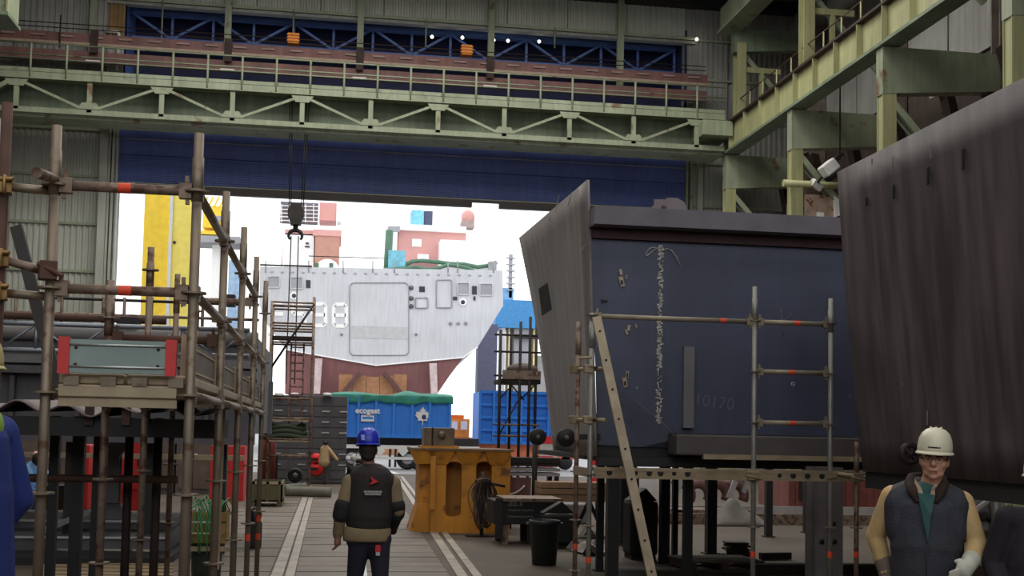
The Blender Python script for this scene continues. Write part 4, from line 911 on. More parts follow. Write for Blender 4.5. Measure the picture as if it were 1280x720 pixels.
# scooter-like white and black motorbike by the cabinet
mb = thing('motor_scooter', 'black and white parked scooter between the cabinet and the walking man', 'scooter', gnd(445, 596)); Ym = 41.0
for px in (443, 457): p = at(px, 590, Ym); MB().lathe((p.x, Ym, .28), [(.12, -.05), (.24, -.06), (.28, 0), (.24, .06), (.12, .05)], 16, (0, 1, 0)).build('wheel', BLACK, mb)
p = at(450, 582, Ym); MB().cap((p.x-.3, Ym, .45), (p.x+.3, Ym, .5), .14, .12).build('body', BLACK, mb); MB().cap((p.x-.1, Ym, .75), (p.x+.35, Ym, .78), .08, .06).build('saddle', DARK, mb)
MB().tube((p.x-.25, Ym, .35), (p.x-.1, Ym, 1.0), .05, 8).build('steering_column', WHITE, mb); MB().tube((p.x-.12, Ym-.3, 1.02), (p.x-.12, Ym+.3, 1.02), .025, 6).build('handlebar', DARK, mb); MB().ball((p.x-.2, Ym, .85), .13).build('front_shield', WHITE, mb)
# ------------------------------------------------------------------ yellow cast pedestal on the walkway side
Yp = 21.4
YP = mat('pedestal_ochre', (206, 138, 44), .5, var=.10, scale=1.6, streak=.14, rustamt=.04, rust=(120, 80, 40))
pd_ = thing('mooring_pedestal', 'heavy ochre yellow steel pedestal with arched recesses and overhanging top', 'pedestal', (2.6, Yp+.4, 0))
xa, xb = at(538, 640, Yp).x, at(637, 640, Yp).x; zt = at(580, 561, Yp).z; W = xb-xa
OUT = [(0, 0), (W, 0), (W, zt-.03), (0, zt-.03)]
# front wall built as frame around two arched recesses
def xz(px, py): p = at(px, py, Yp); return p.x, p.z
ho = []
for pa, pb_, ptop, pbot in ((556.5, 577.5, 577, 646), (594, 615, 577, 646)):
    x0_, z0_ = xz(pa, pbot); x1_, z1_ = xz(pb_, ptop); ho.append((x0_, x1_, z0_, z1_))
cols = [xa, ho[0][0], ho[0][1], ho[1][0], ho[1][1], xb]
fr = MB()
for a, b in ((cols[0], cols[1]), (cols[2], cols[3]), (cols[4], cols[5])): fr.box(a, b, Yp, Yp+.14, 0, zt-.04)
for x0_, x1_, z0_, z1_ in ho:
    r = (x1_-x0_)/2; cxm = (x0_+x1_)/2; n = 10
    top = [(cxm+r*math.cos(a), z1_-r*.6+r*.6*math.sin(a)) for a in np.linspace(0, math.pi, n)]
    fr.poly([(x1_, Yp, zt-.04)]+[(x, Yp, z) for x, z in top]+[(x0_, Yp, zt-.04)], (0, .14, 0))
    bot = [(cxm+r*math.cos(a), z0_+r*.5+r*.5*math.sin(a)) for a in np.linspace(math.pi, 2*math.pi, n)]
    fr.poly([(x0_, Yp, 0)]+[(x, Yp, z) for x, z in bot]+[(x1_, Yp, 0)], (0, .14, 0))
fr.build('front_wall', YP, pd_)
MB().box(xa, xb, Yp+.55, Yp+1.25, 0, zt-.04).build('core', YP, pd_)
MB().box(xa, xa+.13, Yp+.14, Yp+.55, 0, zt-.04).build('side_wall', YP, pd_); MB().box(xb-.13, xb, Yp+.14, Yp+.55, 0, zt-.04).build('side_wall', YP, pd_)
x_, z_ = xz(541.5, 570); MB().box(x_-.045, x_+.045, Yp-.07, Yp, .42, z_).build('web_rib', YP, pd_)
xl = xz(524, 640)[0]; MB().box(xl, xa, Yp+.25, Yp+1.1, 0, zt-.04).build('left_wing', YP, pd_)
xl2 = xz(514, 664)[0]
MB().poly([(xl2-.02, Yp+.2, 0), (xa+.04, Yp+.2, 0), (xa+.04, Yp+.2, .5), (xl, Yp+.2, .5)], (0, .9, 0)).build('toe_flare', YP, pd_)
xt0, xt1 = xz(515, 560)[0], xz(641, 563)[0]
MB().box(xt0, xt1, Yp-.12, Yp+1.4, zt-.04, zt).build('top_plate', mat('pedestal_top_brown', (120, 92, 66), .6, var=.12, rustamt=.2), pd_)
for px in (551, 586, 622, 529):
    x_, z_ = xz(px, 562); MB().poly([(x_-.24, Yp-.1, zt-.04), (x_+.24, Yp-.1, zt-.04), (x_+.13, Yp-.02, zt-.28), (x_-.13, Yp-.02, zt-.28)], (0, .1, 0)).build('flared_capital', YP, pd_)
bx = thing('bearing_box', 'small weathered steel box bolted on top of the yellow pedestal', 'box', (at(549, 555, Yp+.4).x, Yp+.4, zt))
a, b = at(530, 556, Yp+.3), at(568, 535, Yp+.3)
BXM = mat('weathered_bronze', (120, 104, 86), .5, .3, var=.18, scale=5)
MB().box(a.x, b.x, Yp+.25, Yp+.9, zt, b.z).build('box_body', BXM, bx, bevel=.015); MB().box(a.x-.06, b.x+.08, Yp+.2, Yp+.95, zt, zt+.04).build('box_flange', YP, bx)
MB().lathe(at(552, 544, Yp+.25), [(.05, 0), (.07, -.03), (.03, -.05), (0, -.05)], 12, (0, 1, 0)).build('bolt', BXM, bx); MB().box(a.x+.13, a.x+.16, Yp+.235, Yp+.25, zt, b.z).build('seam_bar', DRUST, bx)
# rope and cable bundle on its stand
Yq = 20.6
cbn = thing('cable_bundle', 'thick bundle of dark cables hanging on a stand before the yellow pedestal', 'cables', gnd(600, 676)); c = at(603, 600, Yq)
CB1, CB2 = mat('cable_black', (50, 42, 40), .6), mat('cable_brown', (104, 84, 72), .6)
for k in range(26):
    wx = RND.uniform(.02, .16); h0 = at(603, 597, Yq).z-RND.uniform(0, .06); h1 = RND.uniform(.12, .42); yy = Yq+RND.uniform(-.08, .08); ox = RND.uniform(-.06, .09)
    pts = [(c.x+ox+(wx+.04*math.sin(a*2+k))*math.cos(a), yy+.03*math.sin(a*3), (h0+h1)/2+(h0-h1)/2*math.sin(a)) for a in np.linspace(0, 2*math.pi, 18)]
    MB().path(pts, .012, 5).build('cable_loop', CB1 if k % 3 else CB2, cbn)
MB().path([(c.x-.04, Yq-.05, .3), (c.x-.03, Yq-.06, .15), (c.x-.02, Yq-.05, .0)], .01, 5).build('cable_end', CB1, cbn)
MB().tube((c.x+.02, Yq+.1, 0), (c.x+.02, Yq+.1, at(603, 590, Yq).z), .03, 8).build('stand_pole', DARK, cbn); MB().tube((c.x-.12, Yq, h0), (c.x+.4, Yq+.02, h0-.1), .025, 6).build('stand_arm', DARK, cbn)
MB().box(c.x-.25, c.x+.3, Yq, Yq+.25, 0, .03).build('stand_foot', DARK, cbn)
# black crate with chalk marks
Yk = 19.2
bcr = thing('black_crate', 'black steel crate on legs with chalk writing beside the pedestal', 'crate', (at(660, 675, Yk).x, Yk, 0))
xa, xb = at(617, 650, Yk).x, at(700, 650, Yk).x; z0, z1 = at(650, 671, Yk).z, at(650, 623, Yk).z
MB().box(xa, xb, Yk, Yk+.9, .33, z1-.04).build('crate_body', BLACK, bcr, bevel=.01); MB().box(at(630, 623, Yk).x, xb+.03, Yk-.04, Yk+.95, z1-.05, z1).build('crate_rim', GALVB, bcr)
x_ = at(619, 640, Yk).x; MB().box(x_, x_+.12, Yk-.05, Yk, .1, z1).build('corner_post', DARK, bcr)
for px in (632, 664): x_ = at(px, 670, Yk).x; MB().box(x_-.05, x_+.05, Yk+.05, Yk+.15, 0, .33).build('crate_leg', GALVB if px == 632 else DARK, bcr); MB().box(x_-.05, x_+.05, Yk+.75, Yk+.85, 0, .33).build('crate_leg', DARK, bcr)
CHK = mat('chalk', (150, 150, 146), .9)
p = at(644, 630, Yk); text('chalk_mark', '202..0', .1, CHK, bcr, (p.x, Yk-.006, p.z), (1, 0, 0), (0, 0, 1), .001)
for k, py in enumerate((638, 646)):
    p = at(650, py, Yk); pts = [(p.x-.2+.02*i, Yk-.004, p.z+.018*math.sin(i*2.3+k)) for i in range(22)]
    MB().path(pts, .004, 4).build('chalk_scribble', CHK, bcr)
# waste bin
wbn = thing('waste_bin', 'dark round plastic waste bin standing on the floor by the scaffold foot', 'bin', gnd(680, 708)); p = gnd(680, 706)
h = at(680, 650, p.y).z; BN = mat('bin_plastic', (48, 52, 54), .45, var=.06)
MB().lathe((p.x, p.y, 0), [(0, 0), (.165, 0), (.205, h-.06), (.215, h-.06), (.222, h-.02), (.215, h), (.20, h), (.195, h-.03), (.16, .03), (0, .03)], 30).build('bin_shell', BN, wbn)
for s in (-1, 1): MB().cbox((p.x+s*.225, p.y, h-.05), (.05, .12, .03)).build('handle', BN, wbn)
# outer black scaffold tower before the blue container
Yv = 24.0
x0, x1 = at(623, 560, Yv).x, at(668, 560, Yv).x
vt = thing('scaffold_tower', 'black scaffold tower silhouetted before the blue container', 'scaffold', ((x0+x1)/2, Yv, 0))
for px, y, pt in ((623, Yv, 412), (636, Yv+.9, 410), (648, Yv, 402), (660, Yv, 396), (668, Yv+.9, 402)): x = at(px, 560, y).x; MB().tube((x, y, 0), (x, y, at(px, pt, y).z), .03, 8).build('standard', DARK, vt)
for py in (419, 440, 470, 478, 531, 545):
    for y in (Yv, Yv+.9): z = at(645, py, y).z; MB().tube((x0, y, z), (x1+.1, y, z), .022, 6).build('ledger', DARK if py < 500 else GALVB, vt)
MB().box(x0, x1+.1, Yv, Yv+.9, at(645, 478, Yv).z-.02, at(645, 474, Yv).z).build('deck', DRUST, vt); MB().box(x0+.05, x1+.1, Yv-.03, Yv, at(645, 474, Yv).z, at(645, 463, Yv).z).build('toe_board', GALVB, vt)
for a, b in (((623, 500), (640, 482)), ((640, 482), (655, 500)), ((650, 500), (668, 482)), ((623, 545), (648, 500))): MB().tube(at(*a, Yv), at(*b, Yv), .016, 6).build('diagonal', DARK, vt)
tyl = tag(MB().ball(at(653, 462, Yv+.4), .3, 16, (1.1, 1, .45)).build('tarp_bundle', mat('grey_brown_tarp', (112, 96, 88), .8)), 'grey brown bundle resting on the black scaffold tower deck', 'bundle')
# ------------------------------------------------------------------ right: hull block raised on posts
NAVY = mat('navy_primer', (74, 78, 100), .55, var=.10, scale=1.1, streak=.08)
GPL = mat('grey_primer_plate', (132, 126, 124), .6, var=.08, scale=1.0, streak=.18)
BPL = mat('brown_grey_plate', (98, 88, 90), .6, var=.12, scale=.8, streak=.42)
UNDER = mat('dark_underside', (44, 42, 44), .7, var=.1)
SEAM = mat('weld_white', (196, 192, 184), .8, var=.25, scale=30)
Yn = 13.0
hbk = thing('hull_block', 'open dark navy hull block with flared grey side plate raised on posts', 'hull block', (4.4, 15, 1.5))
nx0, nx1 = 2.83, 6.2
nv = [(2.79, Yn, 4.12), (nx1, Yn, 4.12), (nx1, Yn, 1.56), (at(850, 545, Yn).x, Yn, at(850, 547, Yn).z), (at(828, 526, Yn).x, Yn, at(828, 526, Yn).z), (at(775, 486, Yn).x, Yn, at(775, 486, Yn).z), (at(745, 460, Yn).x, Yn, at(745, 460, Yn).z)]
MB().poly(nv, (0, .03, 0)).build('bulkhead', NAVY, hbk)
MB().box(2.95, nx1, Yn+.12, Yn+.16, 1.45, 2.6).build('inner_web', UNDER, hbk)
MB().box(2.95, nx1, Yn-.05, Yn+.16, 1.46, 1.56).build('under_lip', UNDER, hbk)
# lower left chamfer panel, bent slightly back
ch = [at(745, 460, Yn), at(775, 486, Yn), at(828, 526, Yn), at(850, 548, Yn), at(846, 560, Yn+.1), at(800, 559, Yn+.1), at(747, 556, Yn+.1)]
MB().poly(ch, (0, .03, 0)).build('chamfer_panel', mat('slate_blue_primer', (84, 88, 104), .55, var=.08), hbk)
MB().box(nx0-.03, nx1, Yn-.28, Yn, 4.10, 4.30).build('top_flange', mat('violet_grey_primer', (104, 98, 106), .6, var=.1), hbk)
MB().box(nx0, nx1, Yn-.06, Yn, 3.98, 4.10).build('flange_band', mat('dark_red_band', (62, 34, 38), .7), hbk)  # dark reddish strip just below the top flange
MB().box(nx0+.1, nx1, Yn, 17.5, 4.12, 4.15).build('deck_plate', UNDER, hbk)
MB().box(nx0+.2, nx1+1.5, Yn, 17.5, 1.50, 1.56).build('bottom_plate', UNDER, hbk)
a = at(846, 545, Yn-.35).x
MB().box(a, 6.4, Yn-.35, Yn, at(960, 571, Yn-.35).z, at(960, 545, Yn-.35).z).build('keel_box', mat('brown_slate', (90, 84, 84), .55, var=.14, scale=2), hbk, bevel=.02)
MB().box(a+.3, 6.4, Yn-.37, Yn-.3, at(960, 573, Yn-.35).z-.02, at(960, 569, Yn-.35).z).build('keel_lip', BEIGE, hbk)
MB().box(a-.02, 6.4, Yn-.12, Yn-.1, at(960, 546, Yn-.3).z-.01, at(960, 544, Yn-.3).z).build('seam_line', BLACK, hbk)
# flared side plate on the left (ruled surface)
A, B, C_, D = V((2.78, 13.0, 4.64)), V((2.72, 17.5, 4.70)), V((3.30, 17.5, 1.51)), V((2.92, 13.0, 1.56))
def side(u, v):   # u: 0 near .. 1 far, v: 0 bottom .. 1 top
    lo, hi = D.lerp(C_, u), A.lerp(B, u); p = lo.lerp(hi, v); p.x += .05*math.sin(math.pi*v)*u; return p
MB().grid(side, 10, 12).build('side_plate', GPL, hbk, solid=.03)
def on_side(px, py):
    best = min(((side(i/60, j/60), i, j) for i in range(61) for j in range(61)), key=lambda t: (proj(t[0])[0]-px)**2+(proj(t[0])[1]-py)**2); return best[0], best[1]/60, best[2]/60
def proj(p):
    d = V(p)-EYE; return PX+FOC*d.dot(RT)/d.dot(FW), PY-FOC*d.dot(UP)/d.dot(FW)
_, u0, v0 = on_side(675, 362); _, u1, v1 = on_side(690, 386)
sl = [side(u0, v0+.055), side(u1, v0+.09), side(u1, v1-.02), side(u0, v1-.055)]
sl = [side(*on_side(px, py)[1:])+V((-.022, 0, 0)) for px, py in ((674.5, 360), (686, 354), (690, 386), (678, 393))]
MB().poly(sl, (.008, 0, 0)).build('slot_opening', mat('slot_black', (14, 13, 15), .9), hbk)
for px, py, L in ((698, 262, 12), (714, 252, 8), (690, 274, 8), (731, 315, 6), (658, 330, 5), (689, 331, 3)):
    p = on_side(px, py)[0]+V((-.02, 0, 0)); MB().beam(p+V((0, .15, .0)), p+V((0, -.1, .012*L)), .006, .012).build('chalk_scratch', SEAM, hbk)
# vertical weld seam: irregular bright splashes along the joint
b = MB(); sx = at(825, 400, Yn).x
for k in range(150):
    t = k/150; z = 3.93-(3.93-1.93)*t; w_ = RND.uniform(.008, .05)*(1.0 if (t < .35 or .42 < t < .7 or t > .8) else .25); xo = RND.uniform(-.02, .02)
    b.cbox((sx+xo, Yn-.004, z), (w_, .006, RND.uniform(.01, .03)), 0, 0, RND.uniform(-.5, .5))
tag(b.build('weld_seam', SEAM, hbk), 'ragged white weld seam', kind='stuff')
MB().box(sx-.006, sx+.006, Yn-.006, Yn, 1.95, 3.95).build('weld_joint', DARK, hbk)
MB().path([(sx+.1*math.cos(a)-.08, Yn-.02, 3.86+.05*math.sin(a*1.7)) for a in np.linspace(0, 5, 14)], .005, 5).build('wire_curl', SEAM, hbk)
MB().path([(sx+.02+.05*i, Yn-.02, 3.88-.02*i*(i-2)) for i in range(5)], .005, 5).build('wire_curl', SEAM, hbk)
for px, py, s in ((777, 352, 1), (776, 340, .6), (781, 478, 1), (784, 468, .7), (786, 410, .6), (795, 408, .4), (783, 415, .5), (796, 485, .25), (783, 346, .4)):
    p = at(px, py, Yn-.01); MB().cbox(p, (.05*s, .015, .11*s), 0, 0, RND.uniform(-.4, .4)).build('weld_scar', mat('scar_tan', (170, 156, 136), .8, var=.25, scale=20), hbk)
    if s >= .7: MB().cbox(p+V((.0, -.008, -.01)), (.02*s, .012, .05*s)).build('scar_hole', BLACK, hbk)
p0, p1 = at(855, 433, Yn-.06), at(867, 535, Yn-.06); MB().box(p0.x, p1.x, Yn-.07, Yn, p1.z, p0.z).build('stiffener_bar', mat('grey_bar', (116, 114, 118), .5, var=.06), hbk)
MB().lathe(at(991, 480, Yn-.005), [(.012, 0), (.02, -.006), (.024, 0)], 10, (0, 1, 0)).build('drilled_hole', SEAM, hbk)
p = at(893, 503, Yn-.01); text('chalk_number', '10170', .19, mat('chalk_faint', (122, 124, 134), .9), hbk, (p.x, Yn-.006, p.z), (1, 0, -.12), (0.12, 0, 1), .001, -.004)
for pts in (((752, 374), (761, 376), (752, 378)),): MB().poly([at(*q, Yn-.02) for q in pts], (0, .02, 0)).build('lug', BLACK, hbk)
MB().path([at(975+3*i, 400-1.2*i+2*math.sin(i), Yn-.008) for i in range(6)], .003, 4).build('chalk_scratch', CHK, hbk)
MB().path([at(976, 385, Yn-.008), at(980, 420, Yn-.008)], .003, 4).build('chalk_scratch', CHK, hbk)
sb = [at(803, 268, Yn-.2), at(818, 256, Yn-.2), at(818, 249, Yn-.2), at(833, 249, Yn-.2), at(833, 247, Yn-.2), at(846, 247, Yn-.2), at(856, 253, Yn-.2), at(861, 269, Yn-.2)]
MB().poly(sb, (0, .03, 0)).build('lifting_bracket', mat('violet_grey_bracket', (124, 114, 118), .6, var=.08), hbk)
MB().cbox(at(829, 264, Yn-.21), (.05, .02, .12), 0, 0, .2).build('rust_patch', RUST, hbk)
# roller discs under the side plate
for i, (px, py, r) in enumerate(((672.5, 546, .11), (708, 547, .105))):
    Yq = 22.0 if i == 0 else 13.3; p = at(px, py, Yq-.3); r = (10.5, 11.5)[i]/1500*Yq
    o = thing('guide_roller', ('black guide roller with grey hub under the far end of the flared plate', 'black guide roller with grey hub under the near corner of the flared plate')[i], 'roller', (p.x, Yq, 0), 'guide rollers under the hull block')
    MB().lathe(p, [(0, -.02), (r*.9, -.02), (r, 0), (r, .08), (r*.9, .1), (0, .1)], 28, (0, 1, 0)).build('roller_disc', BLACK, o)
    MB().lathe(p, [(0, -.04), (r*.22, -.035), (r*.25, -.02)], 14, (0, 1, 0)).build('roller_hub', SLATE2, o)
    MB().tube((p.x, Yq+.0, 0), (p.x, Yq, p.z), .05, 8).build('roller_stand', DARK, o) if i == 0 else MB().beam((p.x, Yq-.22, p.z), (2.98, Yq-.2, p.z+.02), .06, .06).build('roller_bracket', DARK, o)
# posts below: each post a thing
for i, (px, y, w_, lab) in enumerate(((767, 13.2, .13, 'thick black post under the near corner of the hull block beside the ladder'), (751, 15.6, .09, 'thin black post left of the thick corner post'), (832, 16.6, .13, 'black post with a paler cap behind the ladder'), (844.5, 17.4, .08, 'thin black post behind the capped post'),
        (861, 13.6, .10, 'slim black post under the navy bulkhead'), (890.5, 17.9, .15, 'broad black post further back under the navy bulkhead'), (962, 21, .12, 'black post seen before the sunlit floor at right'), (1009, 22, .10, 'far black post left of the grey column'))):
    p = at(px, 650, y); q = thing('support_post', lab, 'post', (p.x, y, 0), 'support posts under the hull block')
    zt = 1.5 if y < 18 else 1.6
    MB().box(p.x-w_/2, p.x+w_/2, y, y+w_, .02, zt).build('post_shaft', BLACK, q); MB().box(p.x-w_*.8, p.x+w_*.8, y-.04, y+w_+.04, 0, .02).build('foot_plate', DARK, q)
    if i == 2: MB().box(p.x-w_/2-.01, p.x+w_/2+.01, y-.01, y+w_+.01, zt-.12, zt).build('post_cap', SLATE2, q)
hc = thing('grey_column', 'grey steel H-column with two holes and a red mark under the hull block', 'column', (at(1037, 700, 12.2).x, 12.2, 0))
x = at(1037, 660, 12.2).x
H = MB(); H.box(x-.15, x-.03, 12.2, 12.25, 0, 1.50); H.box(x+.03, x+.15, 12.2, 12.25, 0, 1.50); H.box(x-.03, x+.03, 12.25, 12.45, 0, 1.50); H.box(x-.15, x+.15, 12.45, 12.5, 0, 1.5)
H.build('column_shaft', mat('dusty_grey', (112, 106, 106), .6, var=.12, streak=.15), hc)
for px in (1027, 1043): MB().lathe(at(px, 677, 12.19), [(.03, 0), (.03, -.004), (0, -.004)], 14, (0, 1, 0)).build('bolt_hole', BLACK, hc)
MB().cbox(at(1043, 655, 12.19), (.03, .01, .04)).build('bolt_hole', BLACK, hc); MB().cbox(at(1037, 693, 12.19), (.025, .012, .05)).build('red_mark', RED, hc)

# large plate module nearest on the right
pm = thing('plate_module', 'huge dark brown-grey hull plate module filling the right side', 'hull block', (6.2, 8, 1.4))
ya, yb_ = 4.2, 10.5
def pl_(u, v):
    x = 4.89+(4.63-4.89)*v; y = ya+(yb_-ya)*u; z = 1.51+(4.29-1.51)*v
    return (x-.02*math.sin(v*math.pi), y, z)
MB().grid(pl_, 12, 10).build('hull_plate', BPL, pm, solid=.03)
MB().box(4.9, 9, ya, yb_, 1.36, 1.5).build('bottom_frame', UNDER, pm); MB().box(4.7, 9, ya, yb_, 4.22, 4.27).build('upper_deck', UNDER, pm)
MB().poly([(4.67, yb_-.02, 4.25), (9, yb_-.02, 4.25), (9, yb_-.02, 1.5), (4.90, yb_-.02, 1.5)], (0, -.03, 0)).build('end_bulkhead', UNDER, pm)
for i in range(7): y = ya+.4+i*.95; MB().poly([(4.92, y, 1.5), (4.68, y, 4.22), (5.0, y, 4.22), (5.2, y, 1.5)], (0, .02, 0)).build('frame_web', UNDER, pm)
def plx(px, py):
    X = 4.72
    for _ in range(4): p = atx(px, py, X); X = 4.89-.26*(p.z-1.51)/2.78-.04
    return p
for px, py, h in ((1204, 199, .16), (1160, 220, .14), (1117, 240, .12), (1083, 252, .08), (1140, 300, .0)):
    if h: p = plx(px, py); MB().cbox(p, (.012, .035, h), 0, 0, -.0).build('slot', mat('slot_dark', (28, 24, 28), .9), pm, bevel=.015)
for px, py, h in ((1116, 203, .1), (1163, 190, .1), (1159, 522, .12), (1090, 202, .05), (1128, 480, .02), (1062, 495, .02)):
    p = plx(px, py); MB().cbox(p, (.008, .014, h)).build('bright_scrape', mat('scrape', (124, 114, 114), .6), pm)
MB().box(4.58, 4.60, 6.2, 9.6, 2.20, 2.204).build('weld_line', SLATE2, pm) if False else None
for y in (5.2, 8.2, 10.2):
    for x in (5.6, 8.2): q = thing('support_post', {(5.2, 5.6): 'dark trestle post below the big plate behind the right edge', (8.2, 5.6): 'dark post under the big brown plate behind the facing man', (10.2, 5.6): 'dark post at the far end of the big brown plate', (5.2, 8.2): 'inner near post under the big plate module', (8.2, 8.2): 'inner middle post under the big plate module', (10.2, 8.2): 'inner far post under the big plate module'}[(y, x)], 'post', (x, y, 0), 'support posts under the plate module'); MB().box(x-.07, x+.07, y-.07, y+.07, .02, 1.36).build('post_shaft', BLACK, q); MB().box(x-.12, x+.12, y-.12, y+.12, 0, .02).build('foot_plate', DARK, q)
# dark wheel with holes hung under the plate corner
hw = thing('hand_wheel', 'dark spoked hand wheel fixed under the big plate behind the white helmet', 'wheel', at(1137, 567, 9.3)); c = at(1137, 567, 9.25)
MB().lathe(c, [(.06, -.03), (.088, -.035), (.096, 0), (.088, .035), (.06, .03), (.06, -.03)], 24, (0, 1, 0)).build('wheel_rim', mat('wheel_dark_brown', (52, 44, 44), .5, .3), hw)
MB().lathe(c, [(0, -.04), (.025, -.035), (.028, .03), (0, .03)], 14, (0, 1, 0)).build('wheel_hub', DRUST, hw)
for k in range(5): a = k*2*math.pi/5+.3; MB().tube(c, c+V((math.cos(a)*.06, 0, math.sin(a)*.06)), .01, 6).build('spoke', DARK, hw)
MB().beam(c+V((0, .02, 0)), (4.88, c.y+.02, c.z), .02, .03).build('bracket', DARK, hw)

# ------------------------------------------------------------------ right scaffold before the navy bulkhead
rs = thing('scaffold', 'light tube scaffold with orange-marked rails before the navy bulkhead', 'scaffold', (3.6, 11.3, 0))
Yr = 11.3
zs = [.42, .93, 1.42, 1.95, 2.45, 2.95]
BG3 = mat('dusty_tube', (150, 138, 120), .55, .35, var=.1, scale=6)
SX = [at(737, 600, Yr).x, 4.115, 4.905, 5.18]
zm = lambda px, py: at(px, py, Yr).z
standard(rs, SX[0], Yr, 0, 2.97, GALVR, zs, (zm(737, 700),))
standard(rs, SX[0]+.02, Yr+.73, 0, 2.95, GALVB, zs, (zm(720, 692),))
standard(rs, SX[1], Yr, 0, 3.29, GALVR, zs, (zm(942, 693),))
standard(rs, SX[2], Yr, 0, 3.20, GALVR, zs, (zm(1037, 693),))
standard(rs, SX[3], Yr, 0, 1.78, GALVB, [.93, 1.42], (zm(1069, 693),))
ledger(rs, (SX[0], Yr, 2.94), (SX[1], Yr, 2.94), BG3, .80); ledger(rs, (SX[1], Yr, 2.94), (SX[2], Yr, 2.94), BG3, .55)
ledger(rs, (SX[1], Yr, 2.45), (SX[2], Yr, 2.45), BG3, .48); ledger(rs, (SX[1], Yr, 1.95), (SX[2], Yr, 1.95), BG3, .5)
BG2 = mat('dusty_galvanized', (164, 146, 120), .55, .4, var=.12, scale=5)
tn = MB(); z0, z1 = zm(900, 600), zm(900, 588)
tn.box(SX[0]+.03, SX[3]-.02, Yr-.03, Yr+.0, z0, z0+.045); tn.box(SX[0]+.03, SX[3]-.02, Yr-.03, Yr-.02, z0+.045, z1-.02); tn.box(SX[0]+.03, SX[3]-.02, Yr-.035, Yr+.02, z1-.02, z1+.012)
tr_ = tn.build('lattice_transom', BG2, rs)
for px in (762, 795, 812, 826, 843, 860, 975, 992, 1010, 1028): p = at(px, 589+(px-760)*.018, Yr-.04); MB().lathe((p.x, Yr-.031, p.z-.012), [(.022 if px % 2 else .03, 0), (.02, -.002), (0, -.002)], 14, (0, 1, 0)).build('punched_hole', BLACK, tr_)
MB().box(SX[0]-.02, SX[0]+.02, Yr+.03, Yr+.7, z0+.01, z1).build('end_transom', BG2, rs)
MB().tube((SX[2]+.05, Yr-.06, z1-.01), at(1105, 601, Yr-.06), .02, 8).build('ledger', BG2, rs)
for x in (SX[1]-.03, SX[3]-.02):
    cp = MB().cbox((x, Yr-.04, (z0+z1)/2), (.11, .09, .08), .2); cp.tube((x-.07, Yr-.09, z0+.05), (x+.08, Yr-.08, z0+.02), .012, 8); cp.build('coupler', BG2, rs, bevel=.012)
MB().cbox((SX[1]-.1, Yr-.05, z0-.06), (.04, .03, .12), 0, 0, .3).build('hanging_wedge', PALE, rs)
for zz, px in ((zm(737, 461), 0), (zm(737, 525), 1)):
    b = MB().tube((SX[0]-.12, Yr+.2, zz), (SX[0]+.13, Yr-.08, zz), .022, 8); b.cbox((SX[0]-.03, Yr, zz), (.09, .09, .08)); b.cbox((SX[0]-.12, Yr+.2, zz), (.08, .08, .08), .4)
    if not px: b.tube((SX[0]-.12, Yr, zz+.10), (SX[0]+.0, Yr-.02, zz+.11), .014, 8)
    b.build('swivel_coupler', BG2, rs, bevel=.01)
# ladder leaning on the scaffold
lad = thing('ladder', 'dusty aluminium ladder seen edge-on leaning at the right scaffold', 'ladder', at(832, 803, 10.4))
T, Fo = at(745.5, 396, 10.9), at(832, 803, 10.4); Fo.z = 0
off = V((.10, .40, 0)); dd = (Fo-T).normalized()
LAD = mat('ladder_aluminium', (168, 152, 128), .5, .4, var=.14, scale=5)
for k in (0, 1): MB().beam(T+off*k, Fo+off*k, .028, .085, (1, 0, 0)).build('stile', LAD, lad)
L_ = (Fo-T).length; n = int(L_/.28)
for k in range(n): p = T+dd*(.14+k*.28); r_ = MB().tube(p-off*.02, p+off*1.02, .016, 8).build('rung', GALV, lad); MB().lathe(p+V((-.0, -.018, 0)), [(.011, 0), (.011, -.006), (0, -.006)], 8, (0, 1, 0)).build('rung_end', DARK, r_)
# ------------------------------------------------------------------ floor clutter under the block
def pallet(name, lab, x, y, rz, w_=1.2, grp=None):
    t = thing(name, lab, 'pallet', (x, y, 0), grp); M_ = mat('pallet_wood_dark', (92, 74, 60), .8, var=.15)
    R = Matrix.Rotation(rz, 3, 'Z')
    for k in range(5): MB().cbox(V((x, y, .13))+R @ V((0, -.36+.18*k, 0)), (w_, .12, .025), rz).build('deck_board', M_, t)
    for k in (-1, 0, 1): MB().cbox(V((x, y, .07))+R @ V((k*w_*.42, 0, 0)), (.1, .85, .09), rz).build('bearer', M_, t)
    for k in (-1, 1): MB().cbox(V((x, y, .0125))+R @ V((0, k*.36, 0)), (w_, .12, .025), rz).build('bottom_board', M_, t)
    return t
p = gnd(905, 715); pallet('pallet', 'dark wooden pallet on the floor under the hull block', p.x, p.y+.4, .05, 1.1)
p = gnd(940, 706); sw = thing('scrap_stack', 'small stack of dark steel offcuts behind the pallet', 'stack', (p.x, p.y+.6, 0))
for k in range(6): MB().cbox((p.x+RND.uniform(-.04, .04), p.y+.6, .03+k*.045), (.34, .3, .03), RND.uniform(-.3, .3)).build('offcut_plate', DARK, sw)
p = gnd(965, 700); tag(MB().cbox((p.x+.05, p.y, .06), (.5, .1, .1), .2).build('timber_block', DRUST), 'dark timber block right of the scrap stack', 'timber')
p = gnd(972, 696); tag(MB().cbox((p.x, p.y+.1, .02), (.22, .16, .015), .3, .1).build('paper_sheet', WHITE), 'pale sheet of scrap lying by the timber block', 'scrap')
# grey tarpaulin heap
p = gnd(918, 656); hp_ = tag(MB().grid(lambda u, v: (p.x+(u-.5)*1.3, p.y+(v-.5)*.9, .02+.42*math.sin(math.pi*u)*math.sin(math.pi*v)*(1+.3*math.sin(u*11)*math.cos(v*7))), 24, 14).build('tarp_heap', mat('grey_heap', (112, 108, 104), .8, var=.12), solid=.01), 'grey covered heap on the floor under the hull block', 'heap')
